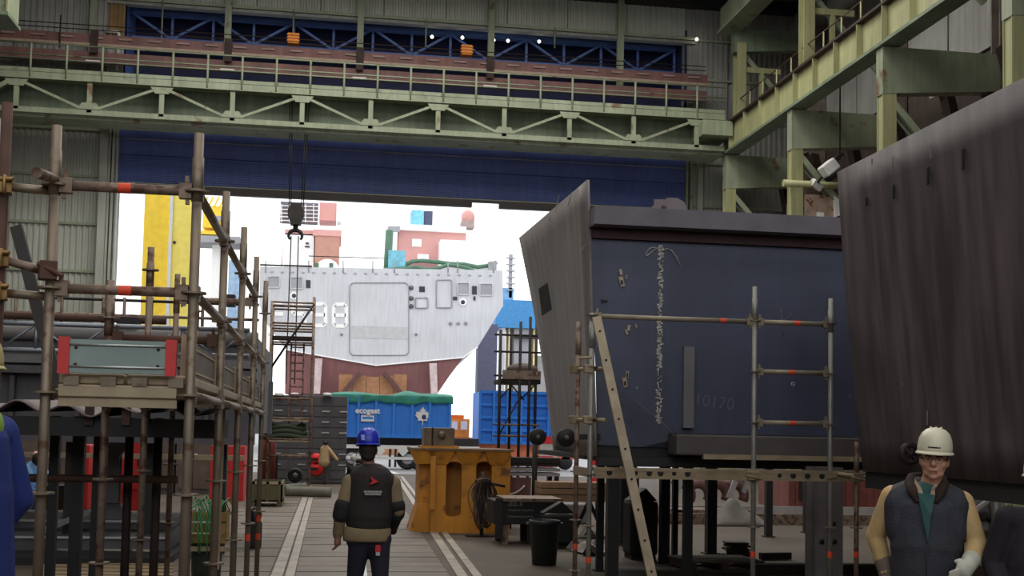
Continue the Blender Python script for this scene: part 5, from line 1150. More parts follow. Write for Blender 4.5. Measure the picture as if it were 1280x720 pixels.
# crumpled sheets near the bin
for i, (px, py, s, lab) in enumerate(((745, 693, .55, 'crumpled pale sheet on the floor behind the scaffold foot, nearest one'), (742, 672, .5, 'folded pale sheet pile behind the crumpled sheet'), (728, 690, .35, 'small dull sheet beside the crumpled sheet'))):
    p = gnd(px, py); sd = i*3.1
    tag(MB().grid(lambda u, v: (p.x+(u-.5)*s+.05*math.sin(v*5+sd), p.y+(v-.5)*s, .03+.16*abs(math.sin(u*6+sd))*abs(math.cos(v*4+u*2+sd))), 12, 10, False).build('crumpled_sheet', mat('crumpled_pale', (168, 160, 152), .7, var=.1) if i < 2 else SLATE2, solid=.006), lab, 'sheet', 'crumpled sheets under the hull block')
p = gnd(740, 658); sbx = tag(MB().cbox((p.x-.5, p.y+.8, .2), (1.1, .5, .4)).build('steel_trough', SLATE2, bevel=.03), 'low grey steel trough behind the waste bin', 'trough')
# stacked timber / steel beams on trestles behind
ts = thing('timber_trestle', 'stack of brown timber beams on trestles behind the roller discs', 'timber', (4.0, 21, 0))
xa, xb = at(676, 615, 20.6).x, at(762, 615, 20.6).x
for k, (py0, py1) in enumerate(((627, 619), (618, 611), (610, 603))):
    for j in range(3): MB().box(xa, xb, 20.6+.22*j, 20.8+.22*j, at(700, py0, 20.6).z, at(700, py1, 20.6).z).build('timber_beam', mat('beam_timber', (150, 120, 92), .8, var=.15, scale=2), ts)
for x in (xa+.2, xb-.3):
    for s in (-1, 1): MB().beam((x+s*.3, 20.9, 0), (x, 20.9, at(700, 627, 20.6).z), .06, .06).build('trestle_leg', DARK, ts)
p = at(640, 585, 22); lz = thing('grating_rack', 'stack of pale steel gratings on a dark frame behind the pedestal', 'rack', (at(655, 600, 22.5).x, 22.5, 0))
xa, xb = at(632, 600, 22.5).x, at(700, 600, 22.5).x
for k, py in enumerate((581, 587, 593)): z = at(660, py, 22.5).z; MB().box(xa, xb, 22.5, 23.3, z-.03, z+.03).build('grating', PALE if k else DRUST, lz)
for x in (xa+.05, xb-.1): MB().box(x, x+.08, 22.5, 22.58, 0, z-.03).build('rack_leg', DARK, lz); MB().box(x, x+.08, 23.2, 23.28, 0, z-.03).build('rack_leg', DARK, lz)
z1_ = at(650, 572, 22.5).z; MB().box(xa, xb, 22.5, 23.2, z+.2, z1_).build('dark_box', DARK, lz)
mrd = thing('maroon_panel', 'maroon curved steel panel behind the black chalk crate', 'panel', (at(652, 622, 21.8).x, 21.8, 0))
a, b = at(632, 621, 21.8), at(664, 597, 21.8); MB().box(a.x, b.x, 21.8, 21.86, a.z, b.z).build('panel_sheet', DKRED, mrd); MB().path([at(636+2*i, 618-.12*i*i*.9, 21.75) for i in range(11)], .02, 6).build('curved_rod', PALE, mrd)
for x in (a.x+.05, b.x-.05): MB().box(x-.03, x+.03, 21.8, 21.86, 0, a.z).build('panel_leg', DARK, mrd)
# signs, machines and far bright pieces
for i, (px, y, lab) in enumerate(((747, 27, 'red and white hazard board on a stand seen between the scaffold feet'), (686, 29, 'red and white hazard board on a stand seen under the far roller'))):
    p = at(px, 592 if i == 0 else 565, y); s_ = thing('hazard_board', lab, 'sign', (p.x, y, 0), 'hazard boards under the hull block')
    MB().box(p.x-.22, p.x+.22, y, y+.03, p.z-.38, p.z+.38).build('board', WHITE, s_); MB().box(p.x-.22, p.x+.1, y-.015, y, p.z-.38, p.z-.1).build('red_stripe', MATS['signal_red'], s_)
    MB().box(p.x-.22, p.x+.22, y-.015, y, p.z+.2, p.z+.38).build('red_stripe', MATS['signal_red'], s_); MB().tube((p.x, y+.05, 0), (p.x, y+.05, p.z), .03, 6).build('stand', DARK, s_)
rc2 = thing('red_container', 'dull red steel container far behind the posts at right', 'container', (at(1035, 640, 27.5).x, 27.5, 0))
xa, xb = at(985, 640, 27.5).x, at(1110, 640, 27.5).x; zt_ = at(1040, 596, 27.5).z
RCM = mat('container_dull_red', (124, 66, 58), .65, var=.1, streak=.12)
MB().box(xa, xb, 27.5, 29.5, .12, zt_).build('container_body', RCM, rc2)
for i in range(14): x = xa+(xb-xa)*i/14; MB().box(x, x+.1, 27.46, 27.5, .14, zt_).build('container_rib', RCM, rc2)
MB().box(xa, xb, 27.44, 27.5, 0, .12).build('container_sill', DARK, rc2); x = at(999, 625, 27.4).x; MB().box(x, x+.3, 27.44, 27.46, .35, .85).build('container_vent', DRUST, rc2)
pr = thing('pipe_rack', 'far rack of maroon pipe elbows with bright sheet scraps under the hull block', 'rack', (at(880, 630, 25).x, 25, 0))
xa, xb = at(845, 640, 25).x, at(945, 640, 25).x; z_ = at(900, 638, 25).z
MB().box(xa, xb, 25, 26, z_-.08, z_).build('rack_shelf', GALVB, pr)
for x in (xa+.05, xb-.1): MB().box(x, x+.08, 25, 25.08, 0, z_).build('rack_leg', DARK, pr); MB().box(x, x+.08, 25.9, 25.98, 0, z_).build('rack_leg', DARK, pr)
for k in range(4):
    x = xa+.2+k*.42; MB().path([(x+.25*math.cos(a), 25.4+.05*k, z_+.3+.25*math.sin(a)) for a in np.linspace(-.5, 2.2, 9)], .11, 10).build('pipe_elbow', DKRED, pr)
for px, py, w_, h_ in ((850, 603, .14, .5), (878, 577, .2, .12), (922, 578, .4, .3), (915, 612, .12, .4)): MB().cbox(at(px, py, 24.9), (w_, .03, h_), 0, 0, .4).build('bright_scrap', PALE, pr)
gm = thing('grey_machine', 'grey pump skid with round gauges between the two men at right', 'machine', (at(1232, 640, 16).x, 16, 0))
xa, xb = at(1216, 640, 16).x, at(1262, 640, 16).x; z0, z1 = at(1235, 664, 16).z, at(1235, 618, 16).z
MB().box(xa, xb, 16.2, 17, z0, z1).build('machine_body', SLATE2, gm); MB().box(xa-.3, xb+.3, 16, 17, z0-.12, z0).build('machine_bed', DRUST, gm)
for x in (xa-.2, xb+.1): MB().box(x, x+.1, 16.1, 16.9, 0, z0-.12).build('machine_leg', DARK, gm)
for px in (1227, 1237): MB().lathe(at(px, 645, 16.2), [(.07, 0), (.075, -.05), (.05, -.06), (0, -.05)], 14, (0, 1, 0)).build('gauge', DARK, gm)
MB().beam(at(1218, 638, 16.1), at(1240, 622, 16.1), .05, .05).build('brace', PALE, gm); MB().box(at(1241, 640, 16.1).x, at(1245, 640, 16.1).x, 16.05, 16.15, z0, z1).build('frame_bar', PALE, gm)
# dark clutter standing between the posts
for i, (px, y, w_, h_, lab) in enumerate(((806, 17.0, .42, .85, 'dark sheeted machine behind the ladder foot'), (788, 19.0, .3, 1.25, 'dark locker behind the near hull post'), (700, 18.6, .5, .55, 'dark steel box right of the waste bin'))):
    p = at(px, 650, y); q = thing('dark_machine', lab, 'machine', (p.x, y, 0), 'dark machines under the hull block')
    MB().box(p.x-w_/2, p.x+w_/2, y, y+.5, .06, h_).build('machine_case', BLACK, q, bevel=.05); MB().box(p.x-w_/2+.03, p.x+w_/2-.03, y+.03, y+.47, 0, .06).build('machine_foot', DARK, q)
    MB().poly([(p.x-w_/2, y+.1, h_), (p.x+w_/2, y+.1, h_), (p.x+w_*.1, y+.1, h_+.18)], (0, .3, 0)).build('machine_hood', DARK, q)
# low curb rail far right on floor
tag(MB().box(6.5, 14, 24.0, 24.12, 0, .22).build('floor_rail', GALVB), 'long grey floor rail crossing behind the posts at right', 'rail')
tag(MB().box(7.2, 15, 26.2, 26.3, 0, .25).build('floor_rail', PALE), 'long bright floor rail beyond the grey one at right', 'rail')
tag(MB().box(5.5, 11, 15.0, 15.2, .02, .16).build('timber_baulk', DRUST), 'dark timber baulk on the floor behind the men at right', 'timber')
# ------------------------------------------------------------------ people
SKIN = mat('skin', (214, 160, 134), .55, var=.05, scale=8)
EYEW = mat('eye_white', (186, 172, 162), .4, var=.02)
SKIND = mat('skin_tanned', (150, 104, 86), .55, var=.05, scale=8)
def frame(base, fwd):
    f = V((fwd[0], fwd[1], 0)).normalized(); left = V((-f.y, f.x, 0))      # person's left
    return lambda x, y, z: V(base) + left*x + f*y + V((0, 0, z))             # x: to the left hand, y: forward
def hand(b, wr, d, side, th=1.0, curl=.5, up=None):
    """palm, four unequal bent fingers and a thumb leaving the palm side; side = thumb direction"""
    d = V(d).normalized(); s = V(side); s = (s-d*s.dot(d)).normalized(); n = d.cross(s).normalized()*(up or 1)
    b.cap(wr, wr+d*.075, .026*th, .032*th, 12, 1.35, s)
    k = wr+d*.085
    for i, (o, l) in enumerate(((.028, .068), (.010, .076), (-.009, .071), (-.027, .056))):
        p = k+s*o; d1 = (d*math.cos(curl)+n*math.sin(curl)); d2 = (d*math.cos(curl*2.1)+n*math.sin(curl*2.1)); q = p+d1*l*.55; r_ = q+d2*l*.5
        b.cap(p-d*.01, q, .0095*th, .009*th, 8); b.cap(q, r_, .009*th, .0078*th, 8)
    t0 = wr+d*.025+s*.028; t1 = t0+(d*.6+s*.75+n*.2).normalized()*.042; t2 = t1+(d*.85+s*.25+n*.35).normalized()*.032
    b.cap(t0, t1, .013*th, .011*th, 8); b.cap(t1, t2, .011*th, .009*th, 8)
def head(b, c, f, left, ax=(0, 0, 1)):
    """c: head centre, f: facing direction"""
    f = V(f).normalized(); u = V(ax).normalized(); l = u.cross(f).normalized(); R = Matrix((l, f, u)).transposed()
    W = lambda x, y, z: c + R @ V((x, y, z))
    b.ball(W(0, -.012, .035), .1, 20, (.78, .98, .95), R); b.ball(W(0, .022, -.015), .1, 20, (.74, .71, .94), R)
    b.ball(W(0, .035, -.075), .05, 16, (1.22, .88, .76), R); b.ball(W(0, .066, -.098), .022, 10, (1.1, .8, .8), R)
    b.cap(W(0, .088, .015), W(0, .108, -.022), .010, .015, 10); 
    for s in (-1, 1):
        b.ball(W(s*.012, .098, -.028), .010, 8); b.ball(W(s*.079, -.005, -.008), .03, 10, (.30, .62, 1.1), R)
        b.ball(W(s*.042, .062, -.02), .03, 10, (1, .7, .9), R); b.cap(W(s*.012, .090, .030), W(s*.05, .078, .030), .010, .009, 8)
    b.cap(W(-.02, .087, -.058), W(.02, .087, -.058), .0075, .0075, 8); b.cap(W(-.017, .086, -.069), W(.017, .086, -.069), .008, .008, 8)
    return W
def helmet(par, W, m, ang=0, sticker=None):
    c = W(0, 0, .047); u = (W(0, 0, 1)-W(0, 0, 0)); f = W(0, 1, 0)-W(0, 0, 0); l = W(1, 0, 0)-W(0, 0, 0); R = Matrix((l, f, u)).transposed()
    b = MB(); n = 32; P = []; prof = [(1.0, 0), (1.0, .022), (.98, .05), (.92, .085), (.78, .115), (.55, .137), (.28, .147), (.0, .15)]
    for r_, h in prof: P += [c + R @ V((.100*r_*math.cos(2*math.pi*i/n), .124*r_*math.sin(2*math.pi*i/n)-.006, h)) for i in range(n)]
    m_ = len(prof); b.add(P, [(j*n+i, j*n+(i+1) % n, (j+1)*n+(i+1) % n, (j+1)*n+i) for j in range(m_-1) for i in range(n)], True)
    h = b.build('helmet', m, par, solid=.006)
    b = MB(); P = []
    for rr, z in ((1.0, .01), (1.13, -.004), (1.12, -.010), (1.0, .0)): P += [c + R @ V((.100*rr*math.cos(a), .124*(rr+(.13*max(0, math.sin(a)) if rr > 1 else 0))*math.sin(a)-.006, z-(.006*max(0, math.sin(a)) if rr > 1 else 0))) for a in [2*math.pi*i/n for i in range(n)]]
    b.add(P, [(j*n+i, j*n+(i+1) % n, ((j+1) % 4)*n+(i+1) % n, ((j+1) % 4)*n+i) for j in range(4) for i in range(n)], True); b.build('helmet_brim', m, h)
    for x in (-.03, 0, .03): 
        MB().path([c + R @ V((x, .124*.98*math.cos(a)*(1-abs(x)*2)-.006, .02+.132*math.sin(a))) for a in np.linspace(.45, 2.7, 16)], .006, 6).build('helmet_ridge', m, h)
    return h, R, c
# --- man facing the camera, right
Yf = 6.9
bp = at(1158, 560, Yf); base = V((bp.x, Yf, 0))
man = thing('person', 'man in cream hard hat, dark padded vest and tan sleeves facing the camera', 'person', base)
Fm = V((-.46, -.89, 0)); F_ = frame(base, Fm)    # x>0 = his left = image right
nz, hz = 1.555, 1.705
HC = F_(.045, .06, hz-.02)
sh = {1: F_(.205, .0, 1.455), -1: F_(-.200, .0, 1.475)}
el = {1: F_(.285, .02, 1.195), -1: F_(-.300, -.07, 1.205)}
wr = {1: F_(.235, .20, 1.075), -1: F_(-.225, -.03, .955)}
b = MB(); Wm = head(b, HC, Fm+V((-.06, 0, 0)), None, (0.04, -.03, 1))
b.cap(F_(0, 0, 1.47), HC+V((0, 0, -.06)), .062, .055, 14)
b.cap(F_(-.0, 0, 1.0), F_(0, 0, 1.36), .13, .145, 16, 1.25, F_(1, 0, 0)-F_(0, 0, 0)); b.cap(F_(-.15, 0, 1.42), F_(.15, 0, 1.41), .065, .065, 12); b.cap(F_(-.07, 0, .93), F_(.07, 0, .93), .13, .13, 14)
for s in (1, -1):
    b.cap(sh[s], el[s], .052, .042); b.cap(el[s], wr[s], .042, .030)
    hip, kn, an = F_(s*.09, 0, .9), F_(s*.11, .05, .48), F_(s*.12, 0, .09)
    b.cap(hip, kn, .088, .058); b.cap(kn, an, .055, .04); b.cap(an+V((0, 0, -.04)), F_(s*.14, .17, .04), .04, .035)
hand(b, wr[1], (F_(.16, .33, 1.01)-wr[1]), F_(-.6, .8, .6)-F_(0, 0, 0), 1, .4); hand(b, wr[-1], F_(-.16, -.02, .8)-wr[-1], F_(0, 1, 0)-F_(0, 0, 0), 1, .5)
body = b.build('body', SKIN, man, remesh=.0065, smooth=2)
for s in (-1, 1):
    e = MB().ball(Wm(s*.031, .0775, .006), .0115, 12).build('eye', EYEW, man); MB().ball(Wm(s*.031, .0855, .006), .0056, 8).build('pupil', BLACK, e)
gl = MB()
for s in (-1, 1):
    gl.path([Wm(s*.033+.025*math.cos(a), .104-.010*abs(math.cos(a))*(1 if math.cos(a)*s > 0 else 0), .004+.018*math.sin(a)) for a in np.linspace(0, 2*math.pi, 20)], .0012, 5)
    gl.path([Wm(s*.058, .094, .008), Wm(s*.078, .03, .010), Wm(s*.08, -.01, .008)], .002, 5)
gl.path([Wm(-.009, .106, .008), Wm(.009, .106, .008)], .0014, 5); gl.build('spectacles', DARK, man)
HAIR = mat('hair_brown', (66, 50, 42), .8, var=.15)
b = MB(); b.ball(Wm(0, -.03, .035), .1, 16, (.82, .86, .85)); 
for s in (-1, 1): b.ball(Wm(s*.068, .012, .015), .026, 8, (.5, .8, 1.1))
b.build('hair', HAIR, man, remesh=.009, smooth=2)
MB().cap(Wm(-.018, .0945, -.0635), Wm(.018, .0945, -.0635), .0035, .0035, 8).build('mouth', mat('lip', (128, 76, 66), .6), man)
for s in (-1, 1): MB().cap(Wm(s*.016, .100, .0255), Wm(s*.048, .089, .027), .0042, .0036, 8).build('eyebrow', HAIR, man)
CREAM = mat('helmet_cream', (226, 222, 196), .35, var=.03)
hm, R_, c_ = helmet(man, Wm, CREAM)
for k in range(9):
    a = math.pi/2+.32-.08*k; MB().cbox(c_ + R_ @ V((.1005*math.cos(a), .1245*math.sin(a)-.006, .030)), (.008, .006, .009), math.atan2(R_[1][0], R_[0][0])+a-math.pi/2).build('helmet_lettering', DARK, hm)
TAN = mat('tan_sweater', (204, 172, 122), .85, var=.08, scale=7, bump=.2)
VEST = mat('vest_navy', (54, 56, 66), .7, var=.12, scale=9, bump=.35)
TEAL = mat('teal_shirt', (50, 92, 90), .8, var=.08, scale=8)
b = MB()
for s in (1, -1):
    b.cap(sh[s]+V((0, 0, -.02)), el[s], .070, .060, 14); m_ = el[s].lerp(wr[s], .5); b.cap(el[s], wr[s], .060, .043, 14); b.ball(m_+V((0, 0, -.008)), .056, 12)
    for t in (.72, .84, .95): b.ball(el[s].lerp(wr[s], t), .05 if t < .9 else .047, 12)
b.cap(F_(0, 0, 1.1), F_(0, -.01, 1.38), .12, .105, 14, 1.3, F_(1, 0, 0)-F_(0, 0, 0))
b.build('sweater', TAN, man, remesh=.009, smooth=3)
xs = F_(1, 0, 0)-F_(0, 0, 0)
b = MB(); b.cap(F_(-.01, .02, .84), F_(0, .03, 1.18), .150, .158, 20, 1.32, xs); b.cap(F_(0, .03, 1.15), F_(0, .02, 1.36), .158, .14, 20, 1.36, xs)
b.cap(F_(-.165, .0, 1.44), F_(-.05, -.02, 1.50), .092, .085, 14); b.cap(F_(.17, .0, 1.425), F_(.05, -.02, 1.495), .092, .085, 14)
b.cap(F_(-.165, .01, 1.42), F_(-.15, .02, 1.25), .092, .09, 14); b.cap(F_(.17, .01, 1.41), F_(.15, .02, 1.25), .092, .09, 14)
vest = b.build('vest', VEST, man, remesh=.009, smooth=3)
# quilting ridges are in the cloth relief; zip, collar, shirt
colr = MB()
for s in (-1, 1):
    colr.path([F_(s*.035, -.085, 1.585), F_(s*.085, -.04, 1.575), F_(s*.098, .03, 1.54), F_(s*.075, .095, 1.49), F_(s*.05, .135, 1.43)], .026, 10, [.024, .03, .034, .032, .016])
colr.build('fur_collar', mat('dark_brown_collar', (56, 40, 34), .9, var=.2, scale=25, bump=.4), vest)
b = MB(); b.poly([F_(-.052, .120, 1.49), F_(.050, .120, 1.48), F_(.024, .168, 1.36), F_(.008, .185, 1.20), F_(-.02, .178, 1.32)], F_(0, .018, 0)-F_(0, 0, 0)); b.build('teal_shirt', TEAL, man)
b = MB(); b.cap(F_(0, .03, 1.40), F_(.0, .04, 1.49), .10, .075, 16, 1.1, xs); b.build('shirt_front', TEAL, man, remesh=.01, smooth=2)
b = MB(); 
for s in (-1, 1): b.poly([F_(s*.012, .128, 1.455), F_(s*.030, .118, 1.515), F_(s*.066, .04, 1.565), F_(s*.07, .05, 1.53), F_(s*.042, .125, 1.465)], F_(0, .012, .004)-F_(0, 0, 0))
b.build('shirt_collar', mat('pale_collar', (196, 176, 150), .85), man)
MB().path([F_(.01, .196, 1.20), F_(.0, .230, 1.12), F_(-.005, .232, .95), F_(-.01, .20, .80)], .004, 6).build('vest_zip', DARK, vest)
b = MB(); hand(b, wr[1], (F_(.16, .33, 1.01)-wr[1]), F_(-.6, .8, .6)-F_(0, 0, 0), 1.35, .4); b.cap(wr[1].lerp(el[1], .28), wr[1]+(F_(.16, .33, 1.01)-wr[1]).normalized()*.03, .055, .046, 14); b.build('work_glove', mat('glove_pale', (206, 204, 190), .8, var=.08, scale=12), man, remesh=.007, smooth=2)
b = MB(); hand(b, wr[-1], F_(-.16, -.02, .8)-wr[-1], F_(0, 1, 0)-F_(0, 0, 0), 1.3, .5); b.cap(wr[-1].lerp(el[-1], .42), wr[-1], .054, .044, 14); b.build('work_glove', mat('glove_grey', (120, 104, 96), .8), man, remesh=.007, smooth=2)
TRN = mat('trousers_dark', (36, 38, 50), .8, var=.1)
def legs(par, hips, m, rt=1.0):
    b = MB()
    for hip, kn, an in hips: b.cap(hip, kn, .105*rt, .078*rt, 14); b.cap(kn, an, .078*rt, .066*rt, 14)
    h0, h1 = hips[0][0], hips[1][0]; b.cap(h0+V((0, 0, .06)), h1+V((0, 0, .06)), .128*rt, .118*rt, 14)
    b.build('trousers', m, par, remesh=.012, smooth=3)
    for hip, kn, an in hips:
        b = MB(); f = V((kn.x-an.x, kn.y-an.y, 0)); b.cap(an+V((0, 0, -.03)), an+V((0, 0, .05)), .055, .052); b.build('boot', BLACK, par, remesh=.01)
legs(man, [(F_(s*.09, 0, .9), F_(s*.11, .05, .48), F_(s*.12, 0, .12)) for s in (1, -1)], TRN)
for s in (1, -1): b = MB(); b.cap(F_(s*.12, 0, .05), F_(s*.14, .17, .045), .05, .042); b.build('boot', BLACK, man, remesh=.01, smooth=1)

# --- man walking away, centre
Yw = 10.9
bp = at(463, 600, Yw); base = V((bp.x, Yw, 0)); Wk = frame(base, (.05, 1, 0))      # x>0 = his left = image left
wk = thing('person', 'man in blue hard hat and dark vest walking away along the planked walkway', 'person', base)
def wp(px, py, dy=0.0): return at(px, py, Yw+dy)
hw_ = wp(460, 561); b = MB(); Ww = head(b, hw_+V((0, 0, -.01)), (-.02, 1, -.08), None, (0, .05, 1))
b.cap(wp(461, 590), hw_+V((0, 0, -.05)), .06, .055, 14); b.cap(wp(463, 600), wp(459, 668), .12, .10, 16, 1.2, (1, 0, 0)); b.cap(wp(443, 602), wp(485, 602), .06, .06)
sl, sr = wp(438, 603), wp(491, 604); eL, eR = wp(427, 638, -.04), wp(497, 638, .0); wL, wR = wp(422, 668, .02), wp(491, 657, .18)
b.cap(sl, eL, .05, .042); b.cap(eL, wL, .04, .03); b.cap(sr, eR, .05, .042); b.cap(eR, wR, .04, .03)
hand(b, wL, V((.03, .02, -1)), (.3, 1, 0), 1, .5, -1); hand(b, wR, V((-.1, .6, -.5)), (-1, .2, .2), 1, .7)
hl_, hr_ = wp(449, 682), wp(474, 682)
kl, kr = V((hl_.x-.03, Yw+.08, .47)), V((hr_.x+.02, Yw+.02, .47)); al, ar = V((hl_.x-.05, Yw-.12, .12)), V((hr_.x+.03, Yw+.06, .09))
for h_, k_, a_ in ((hl_, kl, al), (hr_, kr, ar)): b.cap(h_, k_, .085, .058); b.cap(k_, a_, .055, .04); b.cap(a_+V((0, -.02, -.04)), a_+V((0, .16, -.045)), .035, .03)
b.build('body', SKIND, wk, remesh=.009, smooth=2)
b = MB(); b.ball(Ww(0, -.025, .01), .1, 14, (.84, .9, .95)); b.ball(Ww(0, -.05, -.05), .07, 12, (1, .7, .8)); b.build('hair', mat('hair_black', (40, 32, 30), .8), wk, remesh=.01, smooth=2)
JTAN = mat('jacket_tan', (140, 122, 92), .85, var=.08, scale=7, bump=.2); JBLK = mat('vest_black_brown', (46, 38, 40), .8, var=.12, scale=7, bump=.2)
b = MB()
for s_, e_, w_ in ((sl, eL, wL), (sr, eR, wR)):
    b.cap(s_, e_, .075, .064, 14); b.cap(e_, w_, .062, .046, 14); b.ball(e_.lerp(w_, .5), .058, 12); b.ball(e_.lerp(w_, .85), .054, 12)
b.cap(wp(463, 610), wp(459, 664), .135, .135, 18, 1.3, (1, 0, 0)); b.build('jacket', JTAN, wk, remesh=.009, smooth=3)
hem = MB(); c0, c1 = wp(458.5, 676), wp(459, 661)
hem.lathe((c0.x, Yw, c0.z), [(1, 0), (1.02, .02), (1.02, c1.z-c0.z), (.9, c1.z-c0.z+.02)], 32); 
for i, v in enumerate(hem.v): r_ = V((v.x-c0.x, v.y-Yw, 0)); hem.v[i] = V((c0.x+r_.x*.205, Yw+r_.y*.145, v.z))
hem.build('jacket_hem', JTAN, wk, solid=.01)
b = MB(); b.cap(wp(464, 600), wp(461, 645), .158, .164, 20, 1.30, (1, 0, 0)); b.cap(wp(462, 640), wp(460, 655), .160, .155, 20, 1.3, (1, 0, 0)); b.cap(wp(446, 602), wp(485, 603), .088, .088, 14); b.cap(wp(462, 588), wp(462, 600), .075, .12, 14, 1.1, (1, 0, 0)); b.build('vest', JBLK, wk, remesh=.010, smooth=3)
for e_, w_, s_ in ((eL, wL, sl), (eR, wR, sr)):
    b = MB(); b.cap(e_.lerp(s_, .18), e_.lerp(w_, .2), .079, .076, 14); b.build('elbow_pad', mat('pad_black', (34, 32, 36), .8, var=.1), wk, remesh=.009, smooth=2)
b = MB(); b.cap(eR.lerp(wR, .1), wR, .068, .054, 14); hand(b, wR, V((-.1, .6, -.5)), (-1, .2, .2), 1.3, .7); b.build('dark_glove', MATS['pad_black'], wk, remesh=.008, smooth=2)
HB = mat('helmet_blue', (40, 56, 190), .3, var=.04); hm, R_, c_ = helmet(wk, Ww, HB)
a = -math.pi/2+.42; MB().cbox(c_ + R_ @ V((.097*math.cos(a), .121*math.sin(a)-.006, .055)), (.065, .008, .05), a+math.pi/2, -.25).build('helmet_sticker', mat('sticker_pale_blue', (140, 160, 220), .5), hm)
yv = Yw-.176
p = wp(466, 601); MB().poly([(p.x-.03, yv-.012, p.z+.045), (p.x+.045, yv-.012, p.z), (p.x-.035, yv-.012, p.z-.03), (p.x-.01, yv-.012, p.z+.005)], (0, .035, 0)).build('red_emblem', mat('emblem_red', (206, 44, 50), .6), wk)
for k, (py, w_) in enumerate(((613.5, .16), (616.5, .145))):
    p = wp(465.5, py); 
    for j in range(9): x = p.x-w_/2+w_*j/9; MB().box(x, x+w_/9*.75, yv-.008, yv+.03, p.z-.008, p.z+.008).build('back_lettering', mat('print_grey', (186, 182, 178), .7), wk)
legs(wk, [(hl_, kl, al), (hr_, kr, ar)], mat('trousers_navy', (40, 42, 58), .8, var=.1), .95)
for a_ in (al, ar): b = MB(); b.cap(a_+V((0, -.02, -.055)), a_+V((0, .17, -.055)), .045, .04); b.build('boot', BLACK, wk, remesh=.01, smooth=1)
p = wp(472.5, 686, -.13); MB().cbox((p.x, hr_.y-.115, p.z), (.045, .03, .06)).build('red_patch', MATS['emblem_red'], wk); MB().cbox((p.x, hr_.y-.115, p.z-.045), (.035, .03, .03)).build('pale_patch', MATS['print_grey'], wk)

lp, lq = gnd(456, 722), gnd(450, 655)
MB().poly([(lp.x-.03, lp.y, 0), (lp.x+.03, lp.y, 0), (lq.x+.03, lq.y, 0), (lq.x-.03, lq.y, 0)], (0, 0, .02)).build('painted_line', WHITE, fl)
# --- generic standing figure for the two men cut by the frame
def stander(label, base, fwd, H, cloth, trous, helm, extra=None, skin=SKIN, face_dir=None):
    t = thing('person', label, 'person', base); F = frame(base, fwd); k = H/1.8; g = lambda x, y, z: F(x*k, y*k, z*k); xs = (F(1, 0, 0)-F(0, 0, 0))
    b = MB(); W = head(b, g(0, .03, 1.66), V((fwd[0], fwd[1], 0)), None); b.cap(g(0, 0, 1.45), g(0, .02, 1.6), .06, .055, 14); b.cap(g(0, 0, 1.0), g(0, 0, 1.36), .11, .11, 14, 1.2, xs)
    S = {s: g(s*.20, 0, 1.44) for s in (1, -1)}; E = {s: g(s*.275, -.05, 1.16) for s in (1, -1)}; Wr = {s: g(s*.25, .10, .93) for s in (1, -1)}
    hp = [(g(s*.09, 0, .9), g(s*.1, .03, .48), g(s*.11, 0, .12)) for s in (1, -1)]
    for s in (1, -1): b.cap(S[s], E[s], .05, .042); b.cap(E[s], Wr[s], .04, .03); hand(b, Wr[s], F(0, .3, -1)-F(0, 0, 0), F(0, 1, 0)-F(0, 0, 0), 1, .5, s)
    for a, c, d in hp: b.cap(a, c, .085, .058); b.cap(c, d, .055, .04)
    b.build('body', skin, t, remesh=.009, smooth=2)
    b = MB(); b.ball(W(0, -.028, .03), .1, 14, (.82, .88, .88)); b.build('hair', HAIR, t, remesh=.01, smooth=2)
    for s in (-1, 1): e = MB().ball(W(s*.031, .0775, .006), .0115, 10).build('eye', EYEW, t); MB().ball(W(s*.031, .0855, .006), .0056, 8).build('pupil', BLACK, e)
    b = MB(); b.cap(g(0, 0, .84), g(0, .01, 1.2), .17, .16, 18, 1.3, xs); b.cap(g(0, .01, 1.15), g(0, 0, 1.38), .16, .13, 18, 1.35, xs); b.cap(g(-.16, 0, 1.43), g(.16, 0, 1.43), .078, .078, 14); b.cap(g(0, 0, 1.45), g(0, 0, 1.53), .09, .078, 14)
    for s in (1, -1): b.cap(S[s], E[s], .078, .068, 14); b.cap(E[s], Wr[s], .066, .05, 14)
    b.build('jacket', cloth, t, remesh=.010, smooth=3); legs(t, hp, trous); helmet(t, W, helm)
    for a, c, d in hp: b = MB(); f = (F(0, 1, 0)-F(0, 0, 0)); b.cap(d+V((0, 0, -.07)), d+V((0, 0, -.075))+f*.17, .048, .042); b.build('boot', BLACK, t, remesh=.01, smooth=1)
    return t, g, W, Wr, F
bp = at(1302, 600, 6.5)
st, g, W, Wr, F = stander('man in dark jacket and cream hard hat cut off by the right frame edge', (bp.x, 6.5, 0), (-.3, -.95), 1.70, mat('jacket_near_black', (40, 36, 44), .85, var=.1, scale=6), TRN, CREAM)
b = MB(); hand(b, Wr[-1], F(0, .3, -1)-F(0, 0, 0), F(0, 1, 0)-F(0, 0, 0), 1.3, .5, -1); b.build('work_glove', MATS['glove_pale'], st, remesh=.008, smooth=1)
bp = at(-35, 600, 5.2)
sp2 = thing('step_platform', 'low wooden step platform under the blue-clad man at left', 'platform', (bp.x, 5.2, 0))
for k in range(5): MB().box(bp.x-.45, bp.x+.3, 4.8+.17*k, 4.95+.17*k, .26, .30).build('step_board', TIM, sp2)
for x in (-.42, .2): MB().box(bp.x+x, bp.x+x+.07, 4.8, 5.62, 0, .26).build('step_side', TIM, sp2)
st2, g, W, Wr, F = stander('man in bright blue coat cut off by the left frame edge', (bp.x, 5.2, .30), (-1, .25), 1.82, mat('coat_blue', (38, 56, 128), .8, var=.08, scale=4), mat('coverall_blue', (40, 58, 140), .8), mat('helmet_dusty_yellow', (196, 184, 128), .5))
b = MB(); b.cap(g(0, .01, 1.47), g(0, .03, 1.535), .105, .088, 16); b.build('orange_collar', ORBAND, st2, remesh=.01, smooth=1)
